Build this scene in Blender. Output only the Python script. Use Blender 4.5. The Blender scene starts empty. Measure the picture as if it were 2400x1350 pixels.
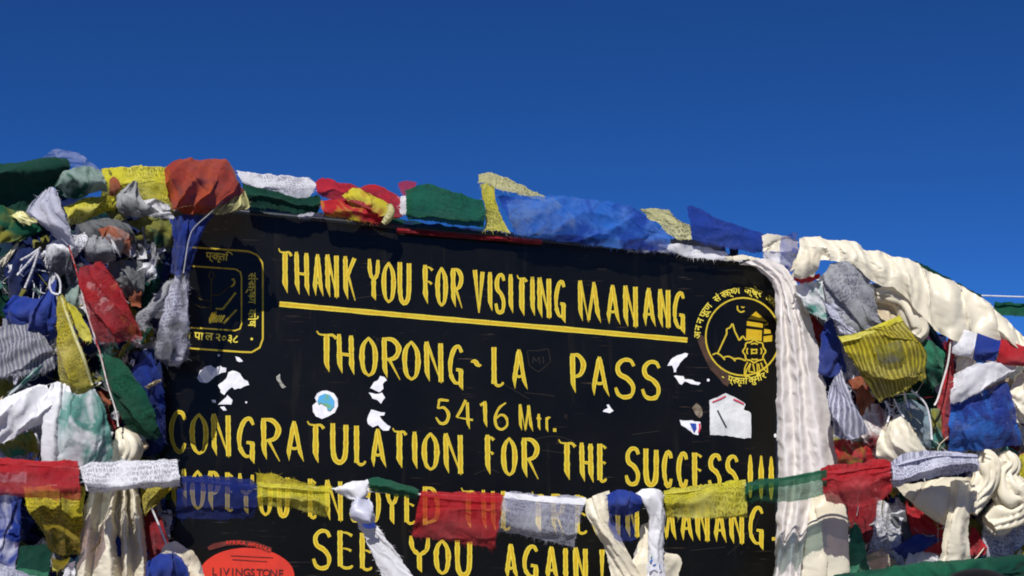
import bpy, bmesh, math, random
from mathutils import Vector, Matrix, noise
random.seed(7)
R = math.radians
scene = bpy.context.scene
COL = scene.collection

# ------------------------------------------------------------------ camera
W_PX, H_PX, FPX = 2400.0, 1350.0, 3297.0
CAM = Vector((0, 0, 1.5)); PITCH = R(8)
cd = bpy.data.cameras.new("camera"); cam = bpy.data.objects.new("camera", cd); COL.objects.link(cam)
cam.location = CAM; cam.rotation_euler = (R(90) + PITCH, 0, 0)
cd.sensor_width = 36; cd.lens = 36 * FPX / W_PX; cd.clip_start = .05; cd.clip_end = 9000
scene.camera = cam

# ------------------------------------------------------------------ sun, sky, exposure
SUN_EL, SUN_AZ = R(46), R(11)            # azimuth: to the left of straight behind the camera
sdir = Vector((-math.sin(SUN_AZ) * math.cos(SUN_EL), -math.cos(SUN_AZ) * math.cos(SUN_EL), math.sin(SUN_EL)))
sl = bpy.data.lights.new("sun", 'SUN'); sun = bpy.data.objects.new("sun", sl); COL.objects.link(sun)
sun.rotation_euler = sdir.to_track_quat('Z', 'Y').to_euler(); sun.location = (-3, -5, 8)
sl.energy = 4.8; sl.angle = R(.5); sl.color = (1, .965, .91)
wd = bpy.data.worlds.new("World"); scene.world = wd; wd.use_nodes = True
nt = wd.node_tree; bg = nt.nodes['Background']
sky = nt.nodes.new('ShaderNodeTexSky'); sky.sky_type = 'NISHITA'; sky.sun_disc = False
sky.sun_elevation = SUN_EL; sky.sun_rotation = math.atan2(sdir.x, sdir.y)
sky.altitude = 5400; sky.air_density = .82; sky.dust_density = 0.0; sky.ozone_density = 3.0
SKYTINT = (.145, .425, .815)
mx = nt.nodes.new('ShaderNodeMix'); mx.data_type = 'RGBA'; mx.blend_type = 'MULTIPLY'; mx.inputs[0].default_value = 1
mx.inputs[7].default_value = (*SKYTINT, 1)
nt.links.new(sky.outputs[0], mx.inputs[6]); nt.links.new(mx.outputs[2], bg.inputs[0])
bg.inputs[1].default_value = .094
vs = scene.view_settings
vs.view_transform = 'Standard'; vs.look = 'None'; vs.gamma = 1; vs.use_curve_mapping = False; vs.exposure = 0.25
scene.cycles.transparent_max_bounces = 24; scene.cycles.max_bounces = 8
scene.cycles.filter_width = 1.9

# ------------------------------------------------------------------ helpers
DIST = 3.25; YAW = R(8)
def ray(px, py):
    x = (px - W_PX / 2) / FPX; y = -(py - H_PX / 2) / FPX
    c, s = math.cos(PITCH), math.sin(PITCH)
    return Vector((x, c - y * s, s + y * c))
BN = Vector((math.sin(YAW), -math.cos(YAW), 0))          # the sign's face normal, towards the viewer
BT = Vector((math.cos(YAW), math.sin(YAW), 0))
BC = CAM + ray(1200, 675) * DIST
def P(px, py, d=0.0):
    r = ray(px, py); o = BC + BN * d
    return CAM + r * ((o - CAM).dot(BN) / r.dot(BN))

def tag(o, label=None, cat=None, group=None, kind=None):
    if label: o['label'] = label
    if cat: o['category'] = cat
    if group: o['group'] = group
    if kind: o['kind'] = kind
    return o
def mesh_obj(name, vs_, fs, mats, parent=None, uvs=None, smooth=True, mi=None, origin=None):
    if origin is None:
        origin = Vector((sum(v[0] for v in vs_) / len(vs_), sum(v[1] for v in vs_) / len(vs_), sum(v[2] for v in vs_) / len(vs_)))
    me = bpy.data.meshes.new(name)
    me.from_pydata([(v[0] - origin.x, v[1] - origin.y, v[2] - origin.z) for v in vs_], [], fs)
    for m in (mats if isinstance(mats, (list, tuple)) else [mats]): me.materials.append(m)
    if uvs:
        ul = me.uv_layers.new(name='UVMap')
        ul.data.foreach_set('uv', [c for l in me.loops for c in uvs[l.vertex_index]])
    if smooth: me.polygons.foreach_set('use_smooth', [True] * len(me.polygons))
    if mi: me.polygons.foreach_set('material_index', mi)
    me.update()
    o = bpy.data.objects.new(name, me); COL.objects.link(o)
    if parent is not None:
        o.parent = parent; o.location = origin - world_loc(parent)
    else: o.location = origin
    return o
def world_loc(o):
    l = o.location.copy()
    while o.parent: o = o.parent; l += o.location
    return l
def empty(name, loc):
    o = bpy.data.objects.new(name, None); COL.objects.link(o); o.location = loc; o.empty_display_size = .1
    return o

# ------------------------------------------------------------------ materials
def N(nt, t, **k):
    n = nt.nodes.new(t)
    for a, b in k.items(): setattr(n, a, b)
    return n
def math_n(nt, op, a, b=None, clamp=False):
    n = N(nt, 'ShaderNodeMath', operation=op, use_clamp=clamp)
    for i, x in enumerate((a, b)):
        if x is None: continue
        if hasattr(x, 'default_value'): nt.links.new(x, n.inputs[i])
        else: n.inputs[i].default_value = x
    return n.outputs[0]
def mixc(nt, f, a, b, blend='MIX'):
    n = N(nt, 'ShaderNodeMix', data_type='RGBA', blend_type=blend)
    for i, x in ((0, f), (6, a), (7, b)):
        if hasattr(x, 'default_value'): nt.links.new(x, n.inputs[i])
        elif i == 0: n.inputs[0].default_value = x
        else: n.inputs[i].default_value = (*x[:3], 1)
    return n.outputs[2]
def noise_n(nt, vec, scale, detail=3, rough=.5, dist=0):
    n = N(nt, 'ShaderNodeTexNoise'); n.inputs['Scale'].default_value = scale; n.inputs['Detail'].default_value = detail
    n.inputs['Roughness'].default_value = rough; n.inputs['Distortion'].default_value = dist
    if vec is not None: nt.links.new(vec, n.inputs['Vector'])
    return n.outputs['Fac']
def ramp(nt, x, lo, hi):
    n = N(nt, 'ShaderNodeMapRange'); n.inputs[1].default_value = lo; n.inputs[2].default_value = hi
    nt.links.new(x, n.inputs[0]); return n.outputs[0]

_mc = {}
COLS = dict(
    red=(.50, .018, .028), dred=(.26, .012, .02), orange=(.42, .07, .02), rust=(.32, .09, .04),
    green=(.008, .105, .055), dgreen=(.004, .055, .035), lgreen=(.03, .20, .11), teal=(.10, .30, .26), gteal=(.26, .36, .32),
    black=(.004, .004, .005), blue=(.016, .045, .30), dblue=(.006, .018, .10), lblue=(.03, .16, .60), pblue=(.30, .42, .52),
    yellow=(.66, .60, .04), gold=(.56, .47, .03), brick=(.31, .038, .016), navy=(.008, .022, .17), olive=(.22, .21, .03), pyellow=(.72, .68, .30),
    white=(.80, .80, .84), lav=(.60, .61, .74), grey=(.40, .41, .43), dgrey=(.15, .16, .17), cream=(.84, .77, .60), pink=(.84, .79, .76),
    beige=(.55, .45, .30))
def cloth_mat(color, sheer=0.0, prnt=0, silk=False, tint2=None):
    """dyed cotton or silk; prnt 1 = block print, 2 = broad text lines with a picture, 3 = fine text lines"""
    key = (color, sheer, prnt, silk, tint2)
    if key in _mc: return _mc[key]
    m = bpy.data.materials.new("cloth_" + color); m.use_nodes = True; nt = m.node_tree; nt.nodes.clear()
    L = nt.links.new
    out = N(nt, 'ShaderNodeOutputMaterial'); uv = N(nt, 'ShaderNodeUVMap').outputs[0]
    tc = N(nt, 'ShaderNodeTexCoord').outputs['Object']
    c = COLS[color]; dark = tuple(x * .62 for x in c); gr = sum(c) / 3; fade = tuple(x * .8 + gr * .45 for x in c)
    n1 = noise_n(nt, tc, 9, 4, .6); n2 = noise_n(nt, tc, 45, 4, .6)
    col = mixc(nt, math_n(nt, 'MULTIPLY', ramp(nt, n1, .42, .72), .35 if silk else 1.0), c, fade)
    col = mixc(nt, math_n(nt, 'MULTIPLY', ramp(nt, n2, .50, .78), .25 if silk else 1.0), col, dark)
    if tint2: col = mixc(nt, ramp(nt, noise_n(nt, tc, 13, 3, .6, .6), .46, .60), col, COLS[tint2])
    pm = None
    if prnt:
        sep = N(nt, 'ShaderNodeSeparateXYZ'); L(uv, sep.inputs[0]); U, V = sep.outputs[0], sep.outputs[1]
        per = {1: .0085, 2: .0098, 3: .0075}[prnt]
        # text lines: bands across v, broken into glyph-sized specks by stretched noise
        band = math_n(nt, 'PINGPONG', U if prnt == 2 else V, per / 2)
        band = ramp(nt, band, per * .10, per * .26)
        if prnt != 2: band = math_n(nt, 'ADD', math_n(nt, 'MULTIPLY', band, .6), .4)
        mp = N(nt, 'ShaderNodeMapping'); L(uv, mp.inputs[0]); mp.inputs['Scale'].default_value = (330, 190, 1) if prnt != 2 else (170, 260, 1)
        sp = N(nt, 'ShaderNodeTexNoise'); sp.inputs['Scale'].default_value = 1; sp.inputs['Detail'].default_value = 1.5
        L(mp.outputs[0], sp.inputs['Vector'])
        sp = ramp(nt, sp.outputs['Fac'], .44, .54)
        pm = math_n(nt, 'MULTIPLY', band, sp)
        big = ramp(nt, noise_n(nt, uv, 14, 2), .36, .5)
        pm = math_n(nt, 'MULTIPLY', pm, big)
        if prnt == 2:
            pm = math_n(nt, 'MAXIMUM', pm, math_n(nt, 'MULTIPLY', band, .75))
        pm = math_n(nt, 'MULTIPLY', pm, {1: .74 if color in ('white', 'lav', 'grey', 'yellow', 'pyellow', 'gold') else .5, 2: .85, 3: .62}[prnt])
        ink = tuple(x * .18 for x in c) if color not in ('white', 'lav', 'grey', 'cream') else (.09, .09, .17)
        col = mixc(nt, pm, col, ink)
    # relief of the weave and small creases
    b1n = N(nt, 'ShaderNodeTexNoise', noise_type='RIDGED_MULTIFRACTAL'); L(tc, b1n.inputs['Vector'])
    b1n.inputs['Scale'].default_value = 12 if silk else 20; b1n.inputs['Detail'].default_value = 3; b1n.inputs['Distortion'].default_value = .7; b1n.inputs['Roughness'].default_value = .5
    b1 = math_n(nt, 'MULTIPLY', b1n.outputs['Fac'], .8); b2 = noise_n(nt, tc, 420, 2)
    hb = math_n(nt, 'ADD', math_n(nt, 'MULTIPLY', b1, 1.0), math_n(nt, 'MULTIPLY', b2, .12))
    bp = N(nt, 'ShaderNodeBump'); bp.inputs['Strength'].default_value = .6 if not silk else .4
    bp.inputs['Distance'].default_value = .005; L(hb, bp.inputs['Height'])
    pb = N(nt, 'ShaderNodeBsdfPrincipled'); L(col, pb.inputs['Base Color']); L(bp.outputs[0], pb.inputs['Normal'])
    pb.inputs['Roughness'].default_value = .38 if silk else .85
    pb.inputs['Specular IOR Level'].default_value = .4 if silk else .15
    try:
        pb.inputs['Sheen Weight'].default_value = .15; pb.inputs['Sheen Roughness'].default_value = .5
    except KeyError: pass
    tl = N(nt, 'ShaderNodeBsdfTranslucent'); L(bp.outputs[0], tl.inputs['Normal'])
    L(mixc(nt, 1, col, (.9, .9, .9), 'MULTIPLY'), tl.inputs['Color'])
    ms = N(nt, 'ShaderNodeMixShader'); ms.inputs[0].default_value = .40 if not silk else .30
    L(pb.outputs[0], ms.inputs[1]); L(tl.outputs[0], ms.inputs[2])
    res = ms.outputs[0]
    if sheer > 0:
        tr = N(nt, 'ShaderNodeBsdfTransparent')
        mxc = max(c); tcol = tuple(min(1, .72 + .28 * (x / mxc)) for x in c); tr.inputs[0].default_value = (*tcol, 1)
        f = math_n(nt, 'MULTIPLY', ramp(nt, noise_n(nt, tc, 30, 4, .6), .25, .75), sheer * .5)
        f = math_n(nt, 'ADD', f, sheer * .75, True)
        if pm is not None: f = math_n(nt, 'MULTIPLY', f, math_n(nt, 'SUBTRACT', 1.0, math_n(nt, 'MULTIPLY', pm, .6)))
        m2 = N(nt, 'ShaderNodeMixShader'); L(f, m2.inputs[0]); L(res, m2.inputs[1]); L(tr.outputs[0], m2.inputs[2]); res = m2.outputs[0]
    L(res, out.inputs[0]); _mc[key] = m
    return m

def plain_mat(name, color, rough=.6, spec=.3, metal=0, color2=None, nscale=20, bump=0, bscale=60):
    m = bpy.data.materials.new(name); m.use_nodes = True; nt = m.node_tree; pb = nt.nodes['Principled BSDF']
    tc = N(nt, 'ShaderNodeTexCoord').outputs['Object']
    c2 = color2 or tuple(x * .7 for x in color)
    nt.links.new(mixc(nt, ramp(nt, noise_n(nt, tc, nscale, 5, .6), .4, .7), color, c2), pb.inputs['Base Color'])
    pb.inputs['Roughness'].default_value = rough; pb.inputs['Specular IOR Level'].default_value = spec; pb.inputs['Metallic'].default_value = metal
    if bump:
        bp = N(nt, 'ShaderNodeBump'); bp.inputs['Distance'].default_value = bump; bp.inputs['Strength'].default_value = .6
        nt.links.new(noise_n(nt, tc, bscale, 5, .6), bp.inputs['Height']); nt.links.new(bp.outputs[0], pb.inputs['Normal'])
    return m

# ------------------------------------------------------------------ cloth geometry
def cr(p0, p1, p2, p3, t):
    return tuple(.5 * ((2 * b) + (-a + c) * t + (2 * a - 5 * b + 4 * c - d) * t * t + (-a + 3 * b - 3 * c + d) * t * t * t) for a, b, c, d in zip(p0, p1, p2, p3))
def spline(pts, n, soft=1.0):
    """n+1 samples along a Catmull-Rom curve through pts, evenly spaced by length"""
    if len(pts) == 1: return [pts[0]] * (n + 1)
    e = [tuple(2 * a - b for a, b in zip(pts[0], pts[1]))] + list(pts) + [tuple(2 * a - b for a, b in zip(pts[-1], pts[-2]))]
    fine = []
    for i in range(1, len(e) - 2):
        for k in range(8):
            t = k / 8
            q = cr(e[i - 1], e[i], e[i + 1], e[i + 2], t); l = tuple(a + (b - a) * t for a, b in zip(e[i], e[i + 1]))
            fine.append(tuple(a * soft + b * (1 - soft) for a, b in zip(q, l)))
    fine.append(tuple(pts[-1]))
    acc = [0]
    for a, b in zip(fine, fine[1:]): acc.append(acc[-1] + math.dist(a[:2], b[:2]) + 1e-6)
    out = []; j = 0
    for k in range(n + 1):
        s = acc[-1] * k / n
        while j < len(acc) - 2 and acc[j + 1] < s: j += 1
        t = (s - acc[j]) / (acc[j + 1] - acc[j])
        out.append(tuple(a + (b - a) * min(1, max(0, t)) for a, b in zip(fine[j], fine[j + 1])))
    return out
def parse(rows, d):
    out = []
    for r in rows.strip().split('|'):
        row = []
        for tok in r.split():
            f = [float(x) for x in tok.split(',')]
            row.append((f[0], f[1], f[2] if len(f) > 2 else d))
        out.append(row)
    return out
PXM = DIST / FPX        # metres per picture pixel at the sign
_seed = [100]; DS = [1.0]; DO = [0.0]
def grid_cloth(rows, d, amp, freq, ang, bulge, step=3.2, soft=.75, fray=.0042, lump=.3, crease=1.35, plain=False, over=None, flat=.62):
    rows = parse(rows, d) if isinstance(rows, str) else rows
    dm = max(p[2] for r in rows for p in r); rows = [[(p[0], p[1], dm - (dm - p[2]) * flat) for p in r] for r in rows]
    over = over if over is not None else (1.45 if plain else .8)
    rows = [[(p[0], p[1], p[2] * DS[0] + DO[0]) for p in r] for r in rows]; amp *= .4 + .6 * DS[0]; bulge *= DS[0]
    wpx = max(sum(math.dist(a[:2], b[:2]) for a, b in zip(r, r[1:])) for r in rows)
    mids = [tuple(sum(c) / len(r) for c in zip(*r)) for r in rows]
    hpx = max(10, sum(math.dist(a[:2], b[:2]) for a, b in zip(mids, mids[1:])))
    n = int(min(130, max(6, wpx / step))); m = int(min(150, max(6, hpx / step)))
    rr = [spline(r, n, soft) for r in rows]
    cols = [spline([r[i] for r in rr], m, soft) for i in range(n + 1)]
    Wm, Hm = wpx * PXM, hpx * PXM
    _seed[0] += 1; sd = _seed[0] * 3.17; ks = min(2.1, max(1, .14 / max(Wm, Hm)))
    ca, sa = math.cos(R(ang)), math.sin(R(ang))
    V = []; UV = []
    for j in range(m + 1):
        for i in range(n + 1):
            u, v = i / n, j / m; px, py, dd = cols[i][j]
            x, y = u * Wm, v * Hm
            s = x * ca + y * sa; t = -x * sa + y * ca
            q = Vector((s * 5, t * 1.8, sd))
            if plain: w = .55 * noise.noise(Vector((s * 5, t * 1.1, sd))) + .10 * noise.noise(Vector((s * 12, t * 3, sd + 7)))
            else: w = noise.noise(q) * .8 + .25 * noise.noise(Vector((s * 14, t * 5, sd + 7)))
            md = .45 + .75 * abs(noise.noise(Vector((s * 3.1, t * 3.2, sd + 9))) * 1.8)
            ph = s * freq + w
            pl = abs(math.sin(math.pi * ph)) ** .85 - .6                # round folds with sharp valleys
            mixs = noise.noise(Vector((s * 6, t * 3, sd + 13)))
            th = 2 * math.pi * ph
            f = pl * (1 if mixs > -.1 else -1 + 2 * max(0, (mixs + .35) / .25) if mixs > -.35 else -1)
            if plain:
                A1 = min(1, max(.0, .5 + 2.2 * noise.noise(Vector((s * 5.5, t * 1.3, sd + 41))))); md = A1
                f = A1 * .55 * math.asin(.985 * math.sin(th + 1.1)) + .30 * math.asin(.97 * math.sin(th * .37 + 1.7 * noise.noise(Vector((s * 7, t * 2.6, sd + 43)))))
                f += .20 * math.asin(.97 * math.sin(th * 1.9 + 5 * noise.noise(Vector((s * 6, t * 3.1, sd + 47)))))
                h = f * .62
            else: h = f * md * 1.15
            # the cloth slides over itself at each fold, so folds get a hard overlapping edge
            ed = min(1, 6 * min(u, 1 - u) + .25) * min(1, 6 * min(v, 1 - v) + .25)
            sl = over * min(1.25, md * 1.25) * ed / (2 * math.pi * freq) * math.sin(th) / PXM
            i2, i1 = min(n, i + 1), max(0, i - 1); j2, j1 = min(m, j + 1), max(0, j - 1)
            ux, uy = cols[i2][j][0] - cols[i1][j][0], cols[i2][j][1] - cols[i1][j][1]; ul = math.hypot(ux, uy) or 1
            vx, vy = cols[i][j2][0] - cols[i][j1][0], cols[i][j2][1] - cols[i][j1][1]; vl = math.hypot(vx, vy) or 1
            px += sl * (ux / ul * ca + vx / vl * sa); py += sl * (uy / ul * ca + vy / vl * sa)
            h += lump * .8 * noise.noise(Vector((x * 9 * ks, y * 9 * ks, sd + 3)))
            wx = .016 * noise.noise(Vector((x * 20, y * 20, sd + 21))); wy = .016 * noise.noise(Vector((x * 20, y * 20, sd + 31)))
            vd = noise.voronoi(Vector(((x + wx) * 19 * ks, (y + wy) * 14 * ks, sd)))[0]
            if plain: vd = noise.voronoi(Vector(((s + wx) * 15, (t + wy) * 7, sd)))[0]
            h += crease * (.55 * vd[0] - .35 * math.exp(-9 * (vd[1] - vd[0])))
            h += crease * .35 * (1 - 3.2 * abs(noise.noise(Vector((s * 34 * ks, t * 12 * ks, sd + 5)))))
            dd += amp * h + bulge * (math.sin(math.pi * min(1, max(0, v))) ** .7)
            jx = fray / PXM * (noise.noise(Vector((x * 40, y * 40, sd + 1))) + .5 * noise.noise(Vector((x * 150, y * 150, sd + 1))))
            jy = fray / PXM * (noise.noise(Vector((x * 40, y * 40, sd + 2))) + .5 * noise.noise(Vector((x * 150, y * 150, sd + 2))))
            V.append(P(px + jx, py + jy, dd)); UV.append((x, y))
    F = []
    for j in range(m):
        for i in range(n):
            a = j * (n + 1) + i; F.append((a, a + 1, a + n + 2, a + n + 1))
    if fray > .002 and not plain:                       # loose hairs of yarn along the torn edges
        rg = random.Random(int(sd * 100)); w = n + 1
        edge = [(j * w, j * w + 1, (j + 1) * w) for j in range(m)] + [(j * w + n, j * w + n - 1, (j + 1) * w + n) for j in range(m)]
        edge += [(i, i + w, i + 1) for i in range(n)] * (1 if rg.random() < .4 else 0) + [(m * w + i, (m - 1) * w + i, m * w + i + 1) for i in range(n)] * 2
        for b, inn, nx in edge:
            if rg.random() > .42: continue
            o = V[b] - V[inn]; tg = V[nx] - V[b]
            if o.length < 1e-6: continue
            o = (o.normalized() + Vector((rg.gauss(0, .5), rg.gauss(0, .5), rg.gauss(-.25, .5)))).normalized()
            l = PXM * rg.choice((3, 4, 5, 7, 12)); k = len(V)
            V += [V[b] + tg.normalized() * PXM * 1.1, V[b] + o * l]; UV += [UV[b], UV[b]]; F.append((b, k, k + 1))
    return V, F, UV
def cloth(name, label, cat, rows, mat, d=.12, amp=.007, freq=22, ang=0, bulge=0, group=None, parent=None, **k):
    V, F, UV = grid_cloth(rows, d, amp, freq, ang, bulge, **k)
    o = mesh_obj(name, V, F, mat, parent, UV)
    return tag(o, label, cat, group) if parent is None else o
def tube_geo(pts, rad, folds=0, fd=.25, twist=1.0, seg=44, step=3.5, lump=.12, ribs=0, rib_amp=.0):
    """pts = (px,py,d,rad_scale); a gathered, twisted length of cloth or a cord"""
    pts = [(p[0], p[1], p[2] * DS[0] + DO[0], p[3]) for p in pts]
    L = sum(math.dist(a[:2], b[:2]) for a, b in zip(pts, pts[1:])); n = int(max(6, min(200, L / step)))
    sp = spline(pts, n); C = [P(*p[:3]) for p in sp]; V = []; UV = []
    _seed[0] += 1; sd = _seed[0] * 2.3
    for i, (c, p) in enumerate(zip(C, sp)):
        t = (C[min(n, i + 1)] - C[max(0, i - 1)]).normalized()
        a = t.cross(BN); a = a.normalized() if a.length > 1e-4 else BT.copy(); b = a.cross(t)
        r0 = rad * PXM * p[3]; s = i / n * L * PXM
        for k in range(seg):
            th = 2 * math.pi * k / seg
            nn = noise.noise(Vector((math.cos(th) * 1.3, math.sin(th) * 1.3, s * 14 + sd)))
            r = r0 * (1 + lump * 2 * nn)
            if folds: r *= 1 + fd * 1.25 * (abs(math.sin(folds * .5 * th + twist * s * 16 + 2.6 * nn + 1.5 * math.sin(s * 30 + sd))) ** .7 - .65)
            if ribs: r *= 1 + rib_amp * (abs(math.sin(s * ribs + 1.8 * nn + .9 * math.cos(th))) - .5)
            V.append(c + a * (math.cos(th) * r) + b * (math.sin(th) * r)); UV.append((th * r0, s))
    F = []
    for i in range(n):
        for k in range(seg):
            a0 = i * seg + k; b0 = i * seg + (k + 1) % seg
            F.append((a0, b0, b0 + seg, a0 + seg))
    F.append(tuple(range(seg))); F.append(tuple(n * seg + k for k in reversed(range(seg))))
    return V, F, UV
def tube(name, label, cat, pts, rad, mat, d=.12, parent=None, group=None, **k):
    q = []
    for tok in pts.split():
        f = [float(x) for x in tok.split(',')]
        q.append((f[0], f[1], f[3] if len(f) > 3 else d, f[2] if len(f) > 2 else 1.0))
    V, F, UV = tube_geo(q, rad, **k)
    o = mesh_obj(name, V, F, mat, parent, UV)
    return tag(o, label, cat, group) if parent is None else o
CORD = dict(seg=6, step=9, lump=.05)
# ------------------------------------------------------------------ ground
def ground():
    bm = bmesh.new(); rings = [0, 1.5, 3, 5, 8, 13, 22, 40, 80, 160, 320, 700, 1500, 3500, 8000]; seg = 72
    prev = [bm.verts.new((0, 0, -.02))]
    for r in rings[1:]:
        cur = []
        for k in range(seg):
            a = 2 * math.pi * k / seg; x, y = r * math.cos(a), r * math.sin(a)
            z = .05 * noise.noise(Vector((x * .6, y * .6, 0))) + (r * .012) * noise.noise(Vector((x / 60, y / 60, 3)))
            z += r * .020 * max(0, noise.noise(Vector((math.cos(a) * 1.5, math.sin(a) * 1.5, r / 3000)))) if r > 100 else 0
            cur.append(bm.verts.new((x, y, z - .02)))
        for k in range(seg):
            if len(prev) == 1: bm.faces.new((prev[0], cur[k], cur[(k + 1) % seg]))
            else: bm.faces.new((prev[k], cur[k], cur[(k + 1) % seg], prev[(k + 1) % seg]))
        prev = cur
    me = bpy.data.meshes.new("ground"); bm.to_mesh(me); bm.free()
    me.materials.append(plain_mat("scree", (.17, .15, .13), .95, .1, color2=(.12, .11, .10), nscale=3, bump=.05, bscale=9))
    o = bpy.data.objects.new("ground", me); COL.objects.link(o); o['kind'] = 'structure'
ground()

# ------------------------------------------------------------------ sign materials
def panel_mat():
    m = bpy.data.materials.new("black_enamel"); m.use_nodes = True; nt = m.node_tree; pb = nt.nodes['Principled BSDF']; L = nt.links.new
    tc = N(nt, 'ShaderNodeTexCoord').outputs['Object']
    g = ramp(nt, noise_n(nt, tc, 5, 5, .65), .35, .8)
    col = mixc(nt, g, (.0016, .0017, .0014), (.0055, .0055, .0045))
    mp = N(nt, 'ShaderNodeMapping'); L(tc, mp.inputs[0]); mp.inputs['Scale'].default_value = (34, 34, 3); mp.inputs['Rotation'].default_value = (0, 0, 0)
    st = ramp(nt, noise_n(nt, mp.outputs[0], 1, 4, .6), .60, .80)
    col = mixc(nt, math_n(nt, 'MULTIPLY', st, .5), col, (.022, .020, .014))
    for rot, sc in (((0, R(20), 0), (9, 9, 190)), ((0, R(-12), 0), (7, 7, 260))):
        m2 = N(nt, 'ShaderNodeMapping'); L(tc, m2.inputs[0]); m2.inputs['Rotation'].default_value = rot; m2.inputs['Scale'].default_value = sc
        sc_ = ramp(nt, noise_n(nt, m2.outputs[0], 1, 3, .6, .4), .66, .74)
        sc_ = math_n(nt, 'MULTIPLY', sc_, ramp(nt, noise_n(nt, tc, 8, 3), .50, .62))
        col = mixc(nt, math_n(nt, 'MULTIPLY', sc_, .8), col, (.085, .060, .045))
    bl = ramp(nt, noise_n(nt, tc, 26, 5, .7), .66, .76)
    col = mixc(nt, math_n(nt, 'MULTIPLY', bl, .45), col, (.05, .035, .025))
    L(col, pb.inputs['Base Color']); pb.inputs['Roughness'].default_value = .28; pb.inputs['Specular IOR Level'].default_value = .22
    bp = N(nt, 'ShaderNodeBump'); bp.inputs['Distance'].default_value = .002; bp.inputs['Strength'].default_value = .25
    L(noise_n(nt, tc, 22, 5, .6), bp.inputs['Height']); L(bp.outputs[0], pb.inputs['Normal'])
    return m
def letter_mat():
    m = bpy.data.materials.new("golden_yellow_paint"); m.use_nodes = True; nt = m.node_tree; pb = nt.nodes['Principled BSDF']; L = nt.links.new
    uv = N(nt, 'ShaderNodeUVMap').outputs[0]; sep = N(nt, 'ShaderNodeSeparateXYZ'); L(uv, sep.inputs[0])
    tc = N(nt, 'ShaderNodeTexCoord').outputs['Object']
    e = math_n(nt, 'ABSOLUTE', math_n(nt, 'SUBTRACT', sep.outputs[0], .5))
    e = math_n(nt, 'ADD', e, math_n(nt, 'MULTIPLY', math_n(nt, 'SUBTRACT', noise_n(nt, tc, 60, 3), .5), .28))
    col = mixc(nt, ramp(nt, e, .20, .42), (.50, .32, .010), (.70, .60, .075))
    col = mixc(nt, math_n(nt, 'MULTIPLY', ramp(nt, noise_n(nt, tc, 30, 4, .6), .45, .68), .6), col, (.50, .40, .03))
    n = noise_n(nt, tc, 130, 4, .7)
    col = mixc(nt, math_n(nt, 'MULTIPLY', ramp(nt, n, .60, .70), .7), col, (.12, .08, .02))
    L(col, pb.inputs['Base Color']); pb.inputs['Roughness'].default_value = .55; pb.inputs['Specular IOR Level'].default_value = .2
    return m
M_PANEL = panel_mat(); M_LET = letter_mat()
M_RIM = plain_mat("dark_blue_black_paint", (.010, .016, .026), .26, .5, color2=(.006, .009, .014), nscale=30)
M_POST = plain_mat("rusty_dark_steel", (.05, .045, .04), .6, .4, color2=(.10, .05, .03))
sign = empty("summit_sign", Vector((BC.x, BC.y, 0)))
tag(sign, "black painted metal sign with golden yellow hand lettering thanking visitors at the pass", "sign")

# panel outline in picture pixels, rounded top corners
def arc(cx, cy, rx, ry, a0, a1, n):
    return [(cx + rx * math.cos(R(a0 + (a1 - a0) * k / n)), cy + ry * math.sin(R(a0 + (a1 - a0) * k / n))) for k in range(n + 1)]
TL, TR = (470, 489), (1722, 607)
outl = arc(452, 590, 96, 104, 182, 275, 10) + [(600, 501), (900, 529), (1200, 557), (1500, 586)] + arc(1712, 708, 112, 104, -86, -2, 14) + [(1822, 1000), (1820, 1500), (350, 1500), (352, 1000)]
def slab(name, pts, d0, d1, mat, parent):
    n = len(pts); V = [P(x, y, d1) for x, y in pts] + [P(x, y, d0) for x, y in pts]
    F = [tuple(reversed(range(n))), tuple(range(n, 2 * n))] + [(i, (i + 1) % n, n + (i + 1) % n, n + i) for i in range(n)]
    return mesh_obj(name, V, F, mat, parent, smooth=False)
slab("panel", outl, -.018, 0, M_PANEL, sign)
rimp = outl[:10] + outl[10:]
V, F, UV = tube_geo([(x, y, -.006, 1) for x, y in outl[:-3]] + [(1820, 1440, -.006, 1)], 8.5, seg=10, step=12, lump=0)
mesh_obj("rim", V, F, M_RIM, sign, UV)
V, F, UV = tube_geo([(352, 560, -.006, 1), (352, 1000, -.006, 1), (351, 1440, -.006, 1)], 8.5, seg=10, step=20, lump=0)
mesh_obj("rim", V, F, M_RIM, sign, UV)
for px in (420, 1740):                                   # posts behind the panel, down to the ground
    t = P(px, 640, -.055); V = []; r = .028
    for z in (0.0 - .1, t.z):
        for k in range(12): V.append((t.x + r * math.cos(k * math.pi / 6), t.y + r * math.sin(k * math.pi / 6), z))
    mesh_obj("post", V, [(k, (k + 1) % 12, 12 + (k + 1) % 12, 12 + k) for k in range(12)] + [tuple(range(12, 24))], M_POST, sign)
for (x, y, w, h) in ((1720, 604, 11, 26),):
    slab("bracket", [(x - w, y - h), (x + w, y - h), (x + w - 2, y + 8), (x - w + 3, y + 8)], -.02, .012, M_PANEL, sign)

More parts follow.
